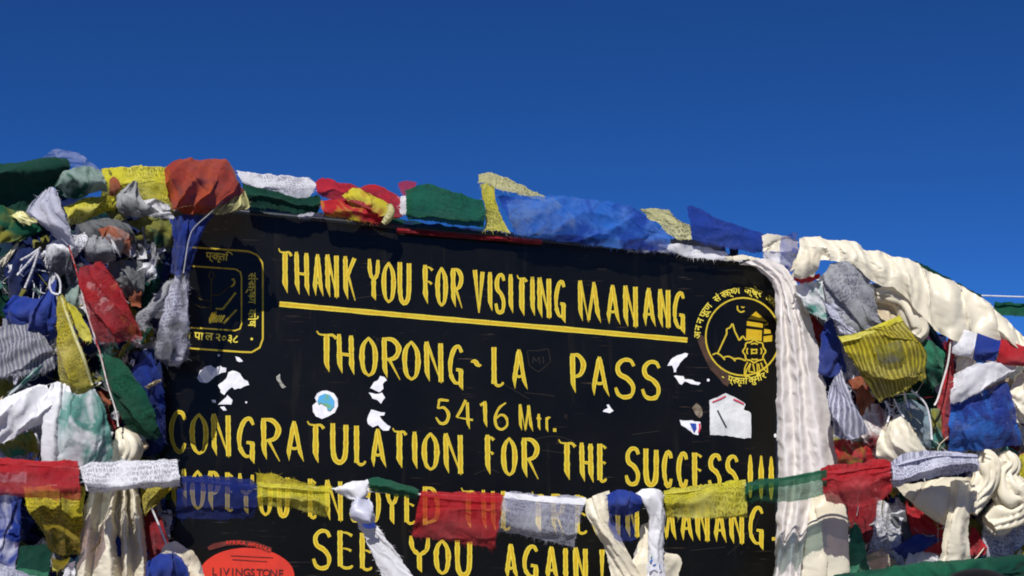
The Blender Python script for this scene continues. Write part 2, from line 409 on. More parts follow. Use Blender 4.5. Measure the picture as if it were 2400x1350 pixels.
# ------------------------------------------------------------------ brush strokes
LAY = [0]
def ribbon(pts, w, prof='n', d=.0012, soft=.0, V=None, F=None, UV=None):
    """flat brush stroke in the sign's plane; prof: n even, b blade at the end, t pointed both ends, c swelling curve, s starts thin"""
    L = sum(math.dist(a, b) for a, b in zip(pts, pts[1:])); n = int(max(3, min(40, L / 4)))
    sp = spline([tuple(p) for p in pts], n, soft); base = len(V)
    for i, p in enumerate(sp):
        a = sp[max(0, i - 1)]; b = sp[min(n, i + 1)]; tx, ty = b[0] - a[0], b[1] - a[1]; l = math.hypot(tx, ty) or 1; tx /= l; ty /= l
        nx, ny = ty, -tx; t = i / n; f = 1.0; sh = 0
        if prof == 'b':
            k = max(0, (t - .74) / .26); f = max(.06, 1 - k ** 1.3); sh = (1 - f) * .5 * w
            if t < .05: f *= .75
        elif prof == 't': f = .25 + .75 * math.sin(math.pi * t) ** .7
        elif prof == 'c': f = .42 + .68 * math.sin(math.pi * t) ** .9
        elif prof == 's': f = .35 + .65 * t
        elif prof == 'e': f = 1 - .75 * t
        elif prof == 'x': f = (.62 + .38 * math.sin(math.pi * min(1, t * 1.3))) if t < .75 else max(.45, 1 - (t - .75) * 1.6)
        # in a downward stroke the right-hand edge runs on and the left edge closes in
        sx = sh * (1 if nx > 0 else -1)
        f *= 1 + .22 * noise.noise(Vector((p[0] * .09, p[1] * .09, 4))) +   .04 * noise.noise(Vector((p[0] * .35, p[1] * .35, 9)))
        for s_, uu in ((-.5, 0), (.5, 1)):
            V.append(P(p[0] + nx * (w * f * s_ + sx), p[1] + ny * (w * f * s_ + sx), d)); UV.append((uu, t))
    for i in range(n): F.append((base + 2 * i, base + 2 * i + 1, base + 2 * i + 3, base + 2 * i + 2))
G = {   # glyphs: strokes as (profile, width factor, softness, points) in a unit box, y down
 'T': [('s', .62, .6, [(0, -.02), (.12, .055), (.5, .06), (.85, .04), (1.04, .12)]), ('b', 1.15, 0, [(.52, .04), (.52, 1)])],
 'H': [('b', 1, 0, [(.02, 0), (.10, 1)]), ('b', 1, 0, [(.86, 0), (.92, 1)]), ('n', .6, 0, [(.08, .50), (.88, .50)])],
 'A': [('b', .9, 0, [(.50, 0), (.08, 1)]), ('b', .8, 0, [(.50, .01), (.96, 1)]), ('n', .55, .7, [(.24, .66), (.5, .69), (.78, .64)])],
 'N': [('b', 1, 0, [(.04, 0), (.10, 1)]), ('e', .7, 0, [(.06, 0), (.95, 1)]), ('n', 1, 0, [(.90, 0), (.93, .97)])],
 'K': [('b', 1, 0, [(.04, 0), (.10, 1)]), ('n', .8, 0, [(.92, .02), (.16, .50)]), ('e', .6, 0, [(.32, .44), (.98, 1)])],
 'Y': [('x', .9, .8, [(.02, 0), (.12, .34), (.48, .52)]), ('x', .9, .8, [(.96, 0), (.88, .34), (.48, .52)]), ('b', .95, 0, [(.48, .50), (.50, 1)])],
 'O': [('c', .95, 1, [(.52, .01), (.12, .22), (.02, .52), (.16, .86), (.52, .99)]), ('c', .95, 1, [(.48, .01), (.88, .22), (.98, .52), (.84, .86), (.48, .99)])],
 'U': [('n', 1, .9, [(.04, 0), (.05, .62), (.18, .90), (.52, .98), (.84, .86), (.94, .58), (.95, 0)])],
 'F': [('b', 1.05, 0, [(.10, 0), (.16, 1)]), ('s', .6, .6, [(.08, .05), (.6, .05), (1.0, .11)]), ('s', .55, .6, [(.12, .42), (.6, .42), (.9, .47)])],
 'R': [('b', 1, 0, [(.06, 0), (.12, 1)]), ('c', .95, 1, [(.06, .03), (.6, .04), (.93, .22), (.72, .46), (.16, .55)]), ('e', .6, 0, [(.36, .52), (1, 1)])],
 'V': [('e', 1, 0, [(.04, 0), (.52, 1)]), ('e', .9, 0, [(.96, .02), (.54, 1)])],
 'I': [('b', 1.0, 0, [(.45, 0), (.55, 1)])],
 'S': [('x', .95, 1, [(.96, .16), (.78, .03), (.40, .04), (.12, .20), (.20, .40), (.62, .50), (.92, .68), (.84, .90), (.48, .98), (.16, .93), (.0, .76)])],
 'G': [('x', .92, 1, [(.96, .15), (.72, .02), (.36, .10), (.08, .38), (.10, .68), (.42, .86), (.72, .86)]), ('b', .95, 0, [(.90, .54), (.88, 1.02)]), ('n', .6, 0, [(.52, .56), (1.0, .56)])],
 'M': [('b', .9, 0, [(.04, 0), (.08, 1)]), ('e', .62, 0, [(.06, .0), (.46, 1)]), ('n', .62, 0, [(.72, .02), (.46, .95)]), ('b', .9, 0, [(.70, 0), (.96, 1)])],
 'P': [('b', 1, 0, [(.06, 0), (.14, 1)]), ('c', .95, 1, [(.06, .03), (.6, .04), (.97, .24), (.74, .50), (.16, .60)])],
 'L': [('n', 1, 0, [(.12, 0), (.14, .93)]), ('x', .6, .8, [(.10, .90), (.5, .97), (.86, .93), (1.0, .86)])],
 'C': [('x', .95, 1, [(.98, .18), (.78, .03), (.40, .05), (.08, .36), (.12, .72), (.46, .97), (.78, .95), (.98, .76)])],
 'E': [('n', 1, 0, [(.12, 0), (.14, .94)]), ('s', .58, .6, [(.08, .04), (.6, .04), (.96, .10)]), ('s', .52, .6, [(.12, .46), (.6, .46), (.9, .50)]), ('x', .6, .8, [(.12, .92), (.5, .97), (.85, .94), (1.0, .88)])],
 'D': [('n', 1, 0, [(.08, 0), (.10, 1)]), ('c', .95, 1, [(.06, .03), (.65, .06), (.96, .40), (.84, .80), (.10, .96)])],
 'J': [('n', 1, .9, [(.84, 0), (.86, .66), (.66, .94), (.30, .94), (.04, .76)])],
 '!': [('e', 1.05, 0, [(.5, 0), (.5, .78)]), ('n', .8, 0, [(.5, .91), (.5, .99)])],
 '|': [('t', 1.05, 0, [(.5, 0), (.5, 1.2)])],
 '-': [('t', .9, 1, [(0, .25), (.35, .05), (.7, .6), (1, .5)])],
 '.': [('n', 1, 0, [(.5, 0), (.5, 1)])],
 '5': [('x', .85, 0, [(.22, .04), (.98, .04)]), ('n', .75, 0, [(.26, .03), (.16, .40)]), ('c', .95, 1, [(.16, .40), (.62, .34), (.96, .58), (.80, .90), (.36, .98), (.0, .76)])],
 '4': [('n', .8, .5, [(.56, .0), (.28, .38), (.02, .66)]), ('s', .7, 0, [(.0, .66), (1.0, .70)]), ('b', 1, 0, [(.66, .08), (.72, 1.05)])],
 '1': [('n', .75, 0, [(.0, .18), (.66, .04)]), ('b', 1.1, 0, [(.64, 0), (.72, 1)])],
 '6': [('x', .85, 1, [(.82, .0), (.34, .22), (.06, .58), (.16, .90), (.54, .99), (.92, .80), (.82, .52), (.46, .46), (.12, .62)])],
 't': [('b', .8, 0, [(.46, 0), (.52, 1)]), ('n', .6, 0, [(0, .28), (1, .28)])],
 'r': [('b', .8, 0, [(.14, .12), (.2, 1)]), ('c', .7, 1, [(.2, .34), (.5, .12), (.98, .10)])],
}
def letter(ch, x0, x1, y0, y1, w, parent=sign, mat=None, slope=.09):
    V, F, UV = [], [], []
    ww, hh = x1 - x0, y1 - y0
    for k, (prof, wf, soft, pts) in enumerate(G[ch]):
        q = []
        for (x, y) in pts:
            X = x0 + w * .45 + x * (ww - w * .9); q.append((X, y0 + y * hh + (x - .5) * ww * slope))
        ribbon(q, w * wf * .90, prof, .0014 + .00022 * k, soft, V, F, UV)
    return mesh_obj("letter", V, F, mat or M_LET, parent, UV, smooth=False)
def line(spec, w):
    for tok in spec.split():
        f = tok.split(','); letter(f[0], *[float(a) for a in f[1:5]], w)
line("T,648,687,586,687 H,689,727,592,692 A,729,760,596,694 N,761,796,598,698 K,803,838,602,703 Y,860,892,608,704 O,894,928,614,710 U,931,965,616,713 F,989,1019,622,713 O,1020,1050,626,718 R,1055,1088,630,721 "
     "V,1107,1137,634,733 I,1141,1156,638,729 S,1157,1187,642,735 I,1189,1205,643,734 T,1207,1238,648,740 I,1240,1256,649,740 N,1258,1294,652,746 G,1297,1328,657,754 M,1352,1411,660,755 A,1416,1456,668,760 N,1459,1497,671,767 A,1502,1539,675,765 N,1541,1573,679,769 G,1575,1608,684,780", 11.5)
line("T,737,792,780,872 H,788,833,785,877 O,842,886,790,882 R,892,943,793,888 O,942,986,799,891 N,992,1042,803,896 G,1048,1089,809,911 -,1098,1134,846,862 L,1149,1185,815,907 A,1194,1239,819,912 P,1334,1374,830,922 A,1379,1431,836,928 S,1437,1493,841,933 S,1500,1552,846,936", 12.5)
line("5,1018,1056,935,994 4,1066,1112,937,1002 1,1122,1146,940,1001 6,1155,1195,943,1007 M,1214,1251,949,1010 t,1254,1272,970,1009 r,1276,1294,974,1013 .,1296,1304,1004,1012", 8)
line("C,394,440,964,1060 O,444,489,969,1065 N,493,544,972,1070 G,553,601,978,1083 R,609,661,982,1079 A,664,715,987,1081 T,715,763,991,1085 U,773,818,994,1086 L,827,862,999,1092 A,863,908,1005,1095 T,915,956,1007,1097 I,962,982,1012,1099 O,988,1030,1014,1102 N,1037,1088,1018,1111 F,1135,1163,1020,1113 O,1174,1213,1025,1115 R,1220,1267,1028,1121 T,1304,1352,1034,1125 H,1357,1393,1039,1130 E,1398,1426,1041,1131 "
     "S,1462,1503,1049,1137 U,1507,1545,1053,1139 C,1550,1579,1058,1141 C,1584,1615,1061,1142 E,1620,1650,1062,1144 S,1657,1694,1065,1147 S,1697,1734,1068,1150 |,1750,1767,1066,1150 |,1777,1791,1068,1152 |,1800,1815,1070,1154", 12.5)
line("H,400,440,1098,1190 O,445,482,1102,1194 P,486,518,1105,1197 E,526,550,1108,1200 Y,556,598,1111,1205 O,604,640,1115,1209 U,648,680,1118,1212 E,720,745,1123,1217 N,760,806,1127,1221 J,818,846,1130,1224 O,856,893,1134,1227 Y,902,936,1137,1229 E,945,977,1140,1230 D,988,1032,1142,1232 T,1076,1118,1147,1238 H,1127,1164,1150,1241 E,1172,1200,1152,1244 T,1242,1280,1156,1247 R,1290,1326,1159,1250 E,1345,1380,1161,1253 K,1386,1420,1164,1256 "
     "I,1440,1456,1168,1258 N,1464,1500,1170,1260 M,1540,1587,1173,1264 A,1590,1627,1177,1267 N,1628,1665,1180,1269 A,1668,1705,1183,1271 N,1707,1746,1186,1275 G,1752,1793,1187,1286 .,1811,1820,1259,1267", 11.5)
line("S,729,780,1242,1334 E,787,832,1245,1334 E,840,877,1250,1338 Y,956,1011,1258,1342 O,1016,1057,1265,1346 U,1065,1108,1268,1350 A,1178,1217,1275,1358 G,1222,1265,1278,1362 A,1273,1312,1281,1362 I,1317,1334,1285,1366 N,1342,1380,1285,1370 !,1402,1420,1288,1390", 12.5)
V, F, UV = [], [], []; ribbon([(655, 712.5), (1000, 744), (1300, 769.5), (1611, 797)], 11.5, 'n', .0014, 0, V, F, UV)
mesh_obj("underline", V, F, M_LET, sign, UV, smooth=False)

# ------------------------------------------------------------------ lettering from a font, laid on the sign
def text2d(body, bold=0.0):
    cu = bpy.data.curves.new("t", 'FONT'); cu.body = body; cu.size = 1; cu.align_x = 'CENTER'; cu.offset = bold; cu.resolution_u = 3
    o = bpy.data.objects.new("t", cu); COL.objects.link(o)
    dg = bpy.context.evaluated_depsgraph_get(); me = bpy.data.meshes.new_from_object(o.evaluated_get(dg))
    v = [(a.co.x, a.co.y) for a in me.vertices]; f = [tuple(p.vertices) for p in me.polygons]
    bpy.data.objects.remove(o); bpy.data.curves.remove(cu); bpy.data.meshes.remove(me)
    return v, f
def lay_text(body, cx, cy, size, ang, mat, parent, name="letter", d=.0016, bold=.012, sx=1):
    v, f = text2d(body, bold)
    if not v: return
    ca, sa = math.cos(R(ang)), math.sin(R(ang)); V = []
    for x, y in v:
        X, Y = x * size * sx, -(y - .3) * size; V.append(P(cx + X * ca - Y * sa, cy + X * sa + Y * ca, d))
    return mesh_obj(name, V, f, mat, parent, [(.1, .1)] * len(V), smooth=False)
def art(name, strokes, parent, w=2.8, mat=None, d=.0014):
    V, F, UV = [], [], []
    for s in strokes: ribbon(s[0], 1.0 * (s[1] if len(s) > 1 else w), 'n', d + .00004 * len(V) / 40, s[2] if len(s) > 2 else 0, V, F, UV)
    return mesh_obj(name, V, F, mat or M_LET, parent, UV, smooth=False)
def poly_part(name, pts, parent, mat, d=.0014):
    return mesh_obj(name, [P(x, y, d) for x, y in pts], [tuple(reversed(range(len(pts))))], mat, parent, [(.3, .5)] * len(pts), smooth=False)
E6 = lambda pts: [(1540 + x / 4.5, 640 + y / 4.5) for x, y in pts]
E1 = lambda pts: [(420 + x / 4.5, 550 + y / 4.5) for x, y in pts]
cx, cy, rx, ry = 1741, 789, 87, 91
ring = [(cx + rx * math.cos(a * math.pi / 24), cy + ry * math.sin(a * math.pi / 24)) for a in range(49)]
em = art("emblem", [(ring, 3.4, 1)], sign)
art("mountain", [(E6([(640, 845), (735, 640), (733, 588), (765, 580), (797, 530), (820, 615), (868, 712), (903, 662), (940, 710)]), 3.2), (E6([(585, 862), (625, 845), (670, 865), (715, 915)]), 3, .8), (E6([(700, 890), (750, 878), (800, 900), (825, 930)]), 3, .8), (E6([(815, 905), (870, 900), (935, 925)]), 3, .8)], em)
tw = poly_part("tower", E6([(958, 482), (1042, 404), (1162, 515)]), em, M_LET)
for q in ([(948, 507), (1116, 532), (1114, 577), (945, 553)], [(943, 588), (1106, 604), (1102, 718), (1020, 700), (938, 712)], [(1130, 590), (1195, 598), (1200, 636), (1128, 640)], [(1122, 668), (1215, 655), (1212, 720), (1122, 728)], [(1125, 545), (1172, 522), (1170, 548), (1130, 552)]):
    poly_part("tower_block", E6(q), em, M_LET)
art("crescent", [(E6([(848, 345), (850, 385), (882, 412), (922, 400)]), 3, 1), (E6([(888, 352), (905, 366), (922, 354)]), 2.4, 1)], em)
ros = [(1025 + (112 + 9 * math.cos(8 * a)) * math.cos(a), 825 + (112 + 9 * math.cos(8 * a)) * math.sin(a)) for a in [k * math.pi / 32 for k in range(65)]]
art("rosette", [(E6(ros), 3.2, .5), (E6([(992, 800), (1020, 812), (1058, 800), (1045, 828), (1058, 850), (1020, 842), (992, 852), (1003, 826), (992, 800)]), 3), (E6([(990, 750), (1030, 740), (1062, 752)]), 3, .8), (E6([(955, 790), (945, 825), (955, 855)]), 3, .8), (E6([(1095, 790), (1105, 825), (1095, 855)]), 3, .8), (E6([(995, 905), (1030, 915), (1060, 905)]), 3, .8)], em)
art("ribbon_tails", [(E6([(955, 935), (925, 1000), (920, 1090)]),), (E6([(985, 950), (945, 1020), (925, 1095)]),), (E6([(985, 955), (965, 1040), (1030, 1045), (1010, 955)]),), (E6([(1055, 955), (1065, 1100), (1085, 1040), (1070, 955)]),), (E6([(1095, 945), (1120, 1010), (1165, 1050)]),), (E6([(1125, 905), (1160, 980), (1165, 1050)]),)], em, 2.8)
dv = ["अ", "न", "न", "पू", "र्ण", "", "सं", "र", "क्ष", "ण", "", "क्षे", "त्र", "", "आ", "यो", "ज"]
for k, t in enumerate(dv):
    a = -178 + k * 8.9
    if t: lay_text(t, cx + 106 * math.cos(R(a)), cy + 108 * math.sin(R(a)), 22, a + 90, M_LET, em, bold=.014)
for t, a in (("प्र", 104), ("कृ", 96), ("ति", 89), ("कु", 78), ("मी", 70), ("र", 62), ("-", 116)):
    lay_text(t, cx + 104 * math.cos(R(a)), cy + 104 * math.sin(R(a)), 21, a - 90 + 4, M_LET, em, bold=.014)
# worn brown paint in an arc beside the round emblem
M_STAIN = plain_mat("worn_brown_paint", (.075, .038, .026), .7, .2, color2=(.02, .014, .012), nscale=26)
def stain():
    pts = [(434, 640), (470, 650), (510, 690), (520, 760), (550, 850), (600, 930), (690, 1000), (760, 1050), (780, 1110), (745, 1200), (700, 1170), (640, 1090), (560, 1020), (500, 900), (460, 800), (430, 720)]
    q = E6(pts); r = []
    for i, p in enumerate(q):
        b = q[(i + 1) % len(q)]
        for k in range(4):
            t = k / 4; r.append((p[0] + (b[0] - p[0]) * t + 2.2 * noise.noise(Vector((i, k, 1)) * 1.7), p[1] + (b[1] - p[1]) * t + 2.2 * noise.noise(Vector((i, k, 7)) * 1.7)))
    V = [P(x, y, .0006) for x, y in r]; bm = bmesh.new(); f = bm.faces.new([bm.verts.new(v) for v in reversed(V)]); bmesh.ops.triangulate(bm, faces=[f])
    bm.verts.index_update(); VV = [v.co.copy() for v in bm.verts]; FF = [tuple(v.index for v in f.verts) for f in bm.faces]; bm.free()
    mesh_obj("worn_patch", VV, FF, M_STAIN, sign, smooth=False)
stain()
# left emblem: nested rounded squares around a plant and hand
def rrect(x0, y0, x1, y1, r, sl=.07):
    c = []
    for (ax, ay, a0) in ((x1 - r, y0 + r, -90), (x1 - r, y1 - r, 0), (x0 + r, y1 - r, 90), (x0 + r, y0 + r, 180)):
        c += arc(ax, ay, r, r, a0, a0 + 90, 6)
    c.append(c[0]); return [(x, y + (x - (x0 + x1) / 2) * sl) for x, y in c]
le = art("emblem", [(rrect(378, 583, 616, 820, 34), 3.6, .3)], sign)
art("inner_frame", [(rrect(428, 627, 566, 771, 14), 3, .3)], le)
M_DIM = plain_mat("worn_shaded_gold", (.10, .075, .02), .7, .1, color2=(.03, .025, .01), nscale=70)  # gold darkened both for wear and for the pile's shadow on these strokes
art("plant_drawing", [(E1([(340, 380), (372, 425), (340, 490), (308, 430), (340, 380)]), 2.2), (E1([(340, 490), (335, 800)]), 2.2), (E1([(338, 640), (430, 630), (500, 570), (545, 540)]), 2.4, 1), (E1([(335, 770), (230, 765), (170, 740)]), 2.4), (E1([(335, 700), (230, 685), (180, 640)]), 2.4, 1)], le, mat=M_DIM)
art("leaf_drawing", [(E1([(545, 550), (580, 520), (578, 470), (555, 478)]), 4, 1), (E1([(385, 780), (460, 785), (520, 710), (595, 612)]), 4.2), (E1([(465, 935), (540, 860), (605, 792)]), 4.2)] + [(E1([(330 + k * 26, 925), (375 + k * 26, 850)]), 3.4) for k in range(5)], le)
poly_part("hand", E1([(312, 890), (345, 820), (400, 808), (380, 870), (330, 938), (315, 930)]), le, M_LET)
for t, x, y in (("प्र", 494, 600), ("कृ", 508, 601), ("ति", 524, 603)): lay_text(t, x, y, 24, 5, M_LET, le, bold=.014)
for t, y in (("सं", 648), ("र", 662), ("क्ष", 680), ("ण", 702), ("को", 738), ("ष", 758)): lay_text(t, 590, y, 26, 90, M_LET, le, bold=.014)
for t, x, y in (("ने", 440, 787), ("पा", 466, 788), ("ल", 490, 789), ("२", 511, 791), ("०", 525, 793), ("३", 539, 794), ("८", 552, 795)): lay_text(t, x, y, 26, 5, M_LET, le, bold=.014)
lay_text(".", 590, 786, 34, 0, M_LET, le, bold=.03)
# scratched shield by the letters LA
M_SCR = plain_mat("scratched_grey", (.016, .013, .012), .7, .2, color2=(.012, .012, .012), nscale=50)
art("scratched_mark", [([(1236, 822), (1262, 822), (1285, 818), (1290, 848), (1262, 872), (1240, 856), (1236, 822)], 2, .2), ([(1248, 852), (1250, 836), (1257, 848), (1264, 836), (1265, 853)], 2.2), ([(1273, 836), (1274, 852)], 2.2)], sign, mat=M_SCR, d=.0008)
for q in ([(1250, 1030), (1300, 1022), (1345, 1034)], [(1480, 1019), (1545, 1010)], [(1270, 1055), (1340, 1064)], [(1110, 1112), (1145, 1100), (1170, 1108)], [(830, 700), (900, 690)], [(1180, 900), (1240, 935)], [(1620, 1290), (1700, 1282)], [(1705, 1300), (1760, 1250), (1780, 1210)], [(1230, 920), (1300, 928)]):
    art("scratch", [(q, 1.6, 1)], sign, mat=M_SCR, d=.0007)

# ------------------------------------------------------------------ stickers and paper scraps stuck on the sign
M_PAPER = plain_mat("white_paper", (.78, .78, .82), .7, .2, color2=(.60, .60, .66), nscale=60, bump=.001)
def scrap(name, label, cat, pts, mat, d=.0022, group=None, parent=None, jag=2.6, ext=True):
    r = []
    for i, p in enumerate(pts):
        b = pts[(i + 1) % len(pts)]; n = max(1, int(math.dist(p, b) / 6))
        for k in range(n):
            t = k / n; x, y = p[0] + (b[0] - p[0]) * t, p[1] + (b[1] - p[1]) * t
            r.append((x + jag * noise.noise(Vector((x * .3, y * .3, 2))), y + jag * noise.noise(Vector((x * .3, y * .3, 8)))))
    bm = bmesh.new(); f = bm.faces.new([bm.verts.new(P(x, y, d + .0008 * noise.noise(Vector((x * .08, y * .08, 0))))) for x, y in reversed(r)])
    e = bmesh.ops.extrude_face_region(bm, geom=[f]); bmesh.ops.translate(bm, vec=-BN * .0008, verts=[v for v in e['geom'] if isinstance(v, bmesh.types.BMVert)])
    bmesh.ops.triangulate(bm, faces=bm.faces[:]); bm.verts.index_update()
    V = [v.co.copy() for v in bm.verts]; F = [tuple(v.index for v in f.verts) for f in bm.faces]; bm.free()
    o = mesh_obj(name, V, F, mat, parent, smooth=False)
    if parent is None: tag(o, label, cat, group)
    return o
S2 = lambda pts: [(440 + x / 4.615, 820 + y / 4.615) for x, y in pts]
S8 = lambda pts: [(1540 + x / 5.4, 900 + y / 5.4) for x, y in pts]
SG = "torn paper scraps on the sign"
scrap("paper_scrap", "torn white paper scrap left of the largest scrap, half in shadow", "paper scrap", S2([(100, 300), (130, 230), (200, 180), (250, 170), (300, 200), (350, 170), (410, 200), (408, 240), (330, 265), (270, 305), (210, 360), (130, 345)]), M_PAPER, group=SG)
scrap("paper_scrap", "largest ragged white paper scrap above the letter N of the congratulation line", "paper scrap", S2([(330, 380), (420, 310), (440, 245), (490, 222), (560, 250), (610, 320), (650, 340), (662, 375), (600, 400), (510, 430), (480, 400), (440, 430), (400, 485), (360, 460)]), M_PAPER, group=SG)
scrap("paper_scrap", "small triangular white scrap just below the largest torn scrap", "paper scrap", S2([(330, 590), (430, 490), (485, 545), (470, 590), (390, 585)]), M_PAPER, group=SG)
scrap("paper_scrap", "small white scrap right below the left square emblem", "paper scrap", S2([(515, 75), (560, 80), (598, 120), (560, 135), (530, 120)]), M_PAPER, group=SG)
scrap("paper_scrap", "thin sliver of white paper touching the top of congratulation letters", "paper scrap", S2([(350, 615), (400, 610), (425, 655), (385, 655)]), M_PAPER, group=SG)
scrap("paper_scrap", "tiny white fragment left of the small triangular scrap", "paper scrap", S2([(255, 540), (300, 545), (310, 575), (270, 570)]), M_PAPER, group=SG)
scrap("paper_scrap", "faint curled whitish scrap alone between left emblem and globe sticker", "paper scrap", S2([(960, 290), (1000, 260), (1000, 320), (1030, 360), (1060, 400), (1035, 425), (990, 370), (965, 320)]), plain_mat("dull_paper", (.40, .40, .36), .8, .1, color2=(.06, .06, .05), nscale=90), group=SG)
scrap("paper_scrap", "white angular scrap under the letter R of the pass name", "paper scrap", S2([(1975, 410), (2010, 350), (2070, 320), (2080, 285), (2130, 290), (2150, 330), (2110, 370), (2120, 415), (2070, 460), (2030, 440)]), M_PAPER, group=SG)
scrap("paper_scrap", "white wedge-shaped scrap just beneath the angular one", "paper scrap", S2([(1955, 462), (2030, 478), (2100, 465), (2135, 520), (2095, 575), (2050, 545), (2000, 525)]), M_PAPER, group=SG)
scrap("paper_scrap", "white peeling strip ending on the letters A and T of the congratulation line", "paper scrap", S2([(1945, 730), (1985, 645), (2060, 665), (2135, 680), (2125, 710), (2070, 720), (2140, 790), (2190, 830), (2180, 868), (2110, 875), (2060, 815), (2000, 838), (1950, 800)]), M_PAPER, group=SG)
scrap("paper_scrap", "curved white scrap beside the last S of the pass name", "paper scrap", E6([(108, 975), (140, 920), (210, 870), (290, 845), (322, 850), (310, 880), (240, 950), (200, 1010), (205, 1045), (180, 1045), (160, 980)]), M_PAPER, group=SG)
scrap("paper_scrap", "jagged white row of scrap remains left of the round emblem", "paper scrap", E6([(172, 1080), (280, 1085), (290, 1120), (370, 1125), (400, 1140), (465, 1160), (440, 1178), (360, 1170), (290, 1140), (255, 1175), (235, 1172), (200, 1105)]), M_PAPER, group=SG)
scrap("paper_scrap", "small white hook shaped scrap under the word PASS", "paper scrap", [(1411, 965), (1424, 956), (1421, 948), (1427, 948), (1432, 956), (1439, 963), (1428, 967)], M_PAPER, group=SG)
scrap("paper_scrap", "tiny white dot of paper next to the long pale scarf", "paper scrap", arc(1817, 1021, 3, 5, 0, 330, 8), M_PAPER, group=SG, jag=0)
for (a, b, r_) in ((513, 833, 3), (577, 943, 2.4), (1660, 891, 3.4)): scrap("paper_speck", "white paper speck " + {513: "close under the left square emblem", 577: "right of the small triangular scrap", 1660: "at the end of the jagged scrap row"}[a], "paper scrap", arc(a, b, r_, r_, 0, 320, 7), M_PAPER, group=SG, jag=0)
scrap("paper_scrap", "dull brownish scrap above the striped sticker corner", "paper scrap", S8([(440, 300), (500, 240), (560, 290), (575, 400), (540, 430), (480, 380)]), plain_mat("brown_scrap", (.10, .07, .05), .8, .1, color2=(.30, .26, .20), nscale=90), group=SG)
st = scrap("sticker", "white corner of a sticker with blue and red stripes near the square sticker", "sticker", S8([(290, 460), (370, 462), (550, 480), (555, 560), (520, 650), (480, 640), (400, 580), (310, 520)]), M_PAPER)
M_SBLUE = plain_mat("blue_ink", (.02, .06, .35), .5); M_SRED = plain_mat("red_ink", (.55, .04, .08), .5)
poly_part("blue_patch", S8([(415, 495), (495, 500), (500, 560), (470, 620)]), st, M_SBLUE, .0036)
poly_part("red_stripe", S8([(525, 500), (550, 500), (553, 570), (530, 620), (515, 615), (530, 560)]), st, M_SRED, .0036)
sq = scrap("sticker", "large torn silvery white square sticker with pointed top at right", "sticker", S8([(665, 205), (760, 170), (870, 112), (1000, 180), (1125, 248), (1095, 320), (1185, 365), (1195, 680), (1100, 690), (870, 655), (670, 640), (668, 400)]), plain_mat("silver_foil", (.66, .67, .68), .35, .5, color2=(.42, .43, .45), nscale=18, bump=.006, bscale=16), jag=2.4)
art("torn_slit", [(S8([(765, 330), (820, 440), (878, 548)]), 3.6)], sq, mat=plain_mat("slit_dark", (.05, .05, .06)), d=.0042)
art("red_edge", [(S8([(700, 228), (800, 190), (870, 150)]), 3.2), (S8([(965, 190), (1040, 222), (1100, 255)]), 3.6)], sq, mat=M_SRED, d=.0042)
gl = scrap("sticker", "round white sticker with a blue and green globe, lower left worn", "sticker", S2([(1395, 560), (1375, 520), (1400, 470), (1450, 443), (1510, 440), (1580, 470), (1620, 530), (1625, 610), (1590, 680), (1520, 720), (1450, 748), (1390, 720), (1355, 670), (1350, 600), (1375, 580)]), M_PAPER, jag=.8)
def globe_mat():
    m = bpy.data.materials.new("printed_globe"); m.use_nodes = True; nt = m.node_tree; pb = nt.nodes['Principled BSDF']
    tc = N(nt, 'ShaderNodeTexCoord').outputs['Object']; f = ramp(nt, noise_n(nt, tc, 45, 3, .6, .5), .47, .53)
    nt.links.new(mixc(nt, f, (.07, .34, .62), (.12, .34, .18)), pb.inputs['Base Color']); pb.inputs['Roughness'].default_value = .5; return m
poly_part("globe", S2([(1400, 560), (1420, 500), (1480, 472), (1540, 490), (1585, 545), (1585, 610), (1540, 660), (1510, 650), (1500, 610), (1440, 575), (1415, 590)]), gl, globe_mat(), .0036)
# red oval sticker at the lower left
M_SRED2 = plain_mat("orange_red_sticker", (.58, .036, .018), .5, .3, color2=(.44, .028, .02), nscale=12); M_DINK = plain_mat("dark_print", (.10, .015, .015), .6)
ov = scrap("sticker", "orange red oval sticker with dark lettering near the bottom of the sign", "sticker", [(578 + 112 * math.cos(a * math.pi / 30), 1350 + 66 * math.sin(a * math.pi / 30)) for a in range(60)], M_SRED2, jag=.5)
for ch, x in zip("LIVINGSTONE", (502, 517, 530, 545, 560, 578, 592, 608, 624, 641, 658)):
    lay_text(ch, x, 1342 + (x - 578) * .03, 25, 2, M_DINK, ov, d=.0040, bold=.01)
for k in range(2): art("small_print", [([(540 + k * 4, 1302 + 9 * k), (640 - k * 14, 1307 + 9 * k)], 1.5)], ov, mat=M_DINK, d=.0038)
wm = scrap("sticker", "red printed strip curving above the orange red oval sticker", "sticker", [(486, 1282), (500, 1274), (530, 1268), (560, 1266), (600, 1270), (637, 1284), (636, 1297), (600, 1284), (560, 1277), (530, 1279), (490, 1290)], plain_mat("dim_red", (.10, .014, .010), .6), jag=.6)
for ch, x, y, a in (("A", 533, 1272, -3), ("F", 541, 1272, 0), ("R", 549, 1272, 0), ("I", 556, 1272, 2), ("K", 562, 1272, 3), ("A", 571, 1273, 4), ("A", 585, 1276, 6), ("M", 594, 1277, 8), ("E", 603, 1280, 10), ("R", 611, 1282, 12), ("I", 617, 1284, 14), ("K", 623, 1287, 15), ("A", 631, 1290, 16)):
    lay_text(ch, x, y, 12, a, M_SRED2, wm, d=.0040, bold=.03)
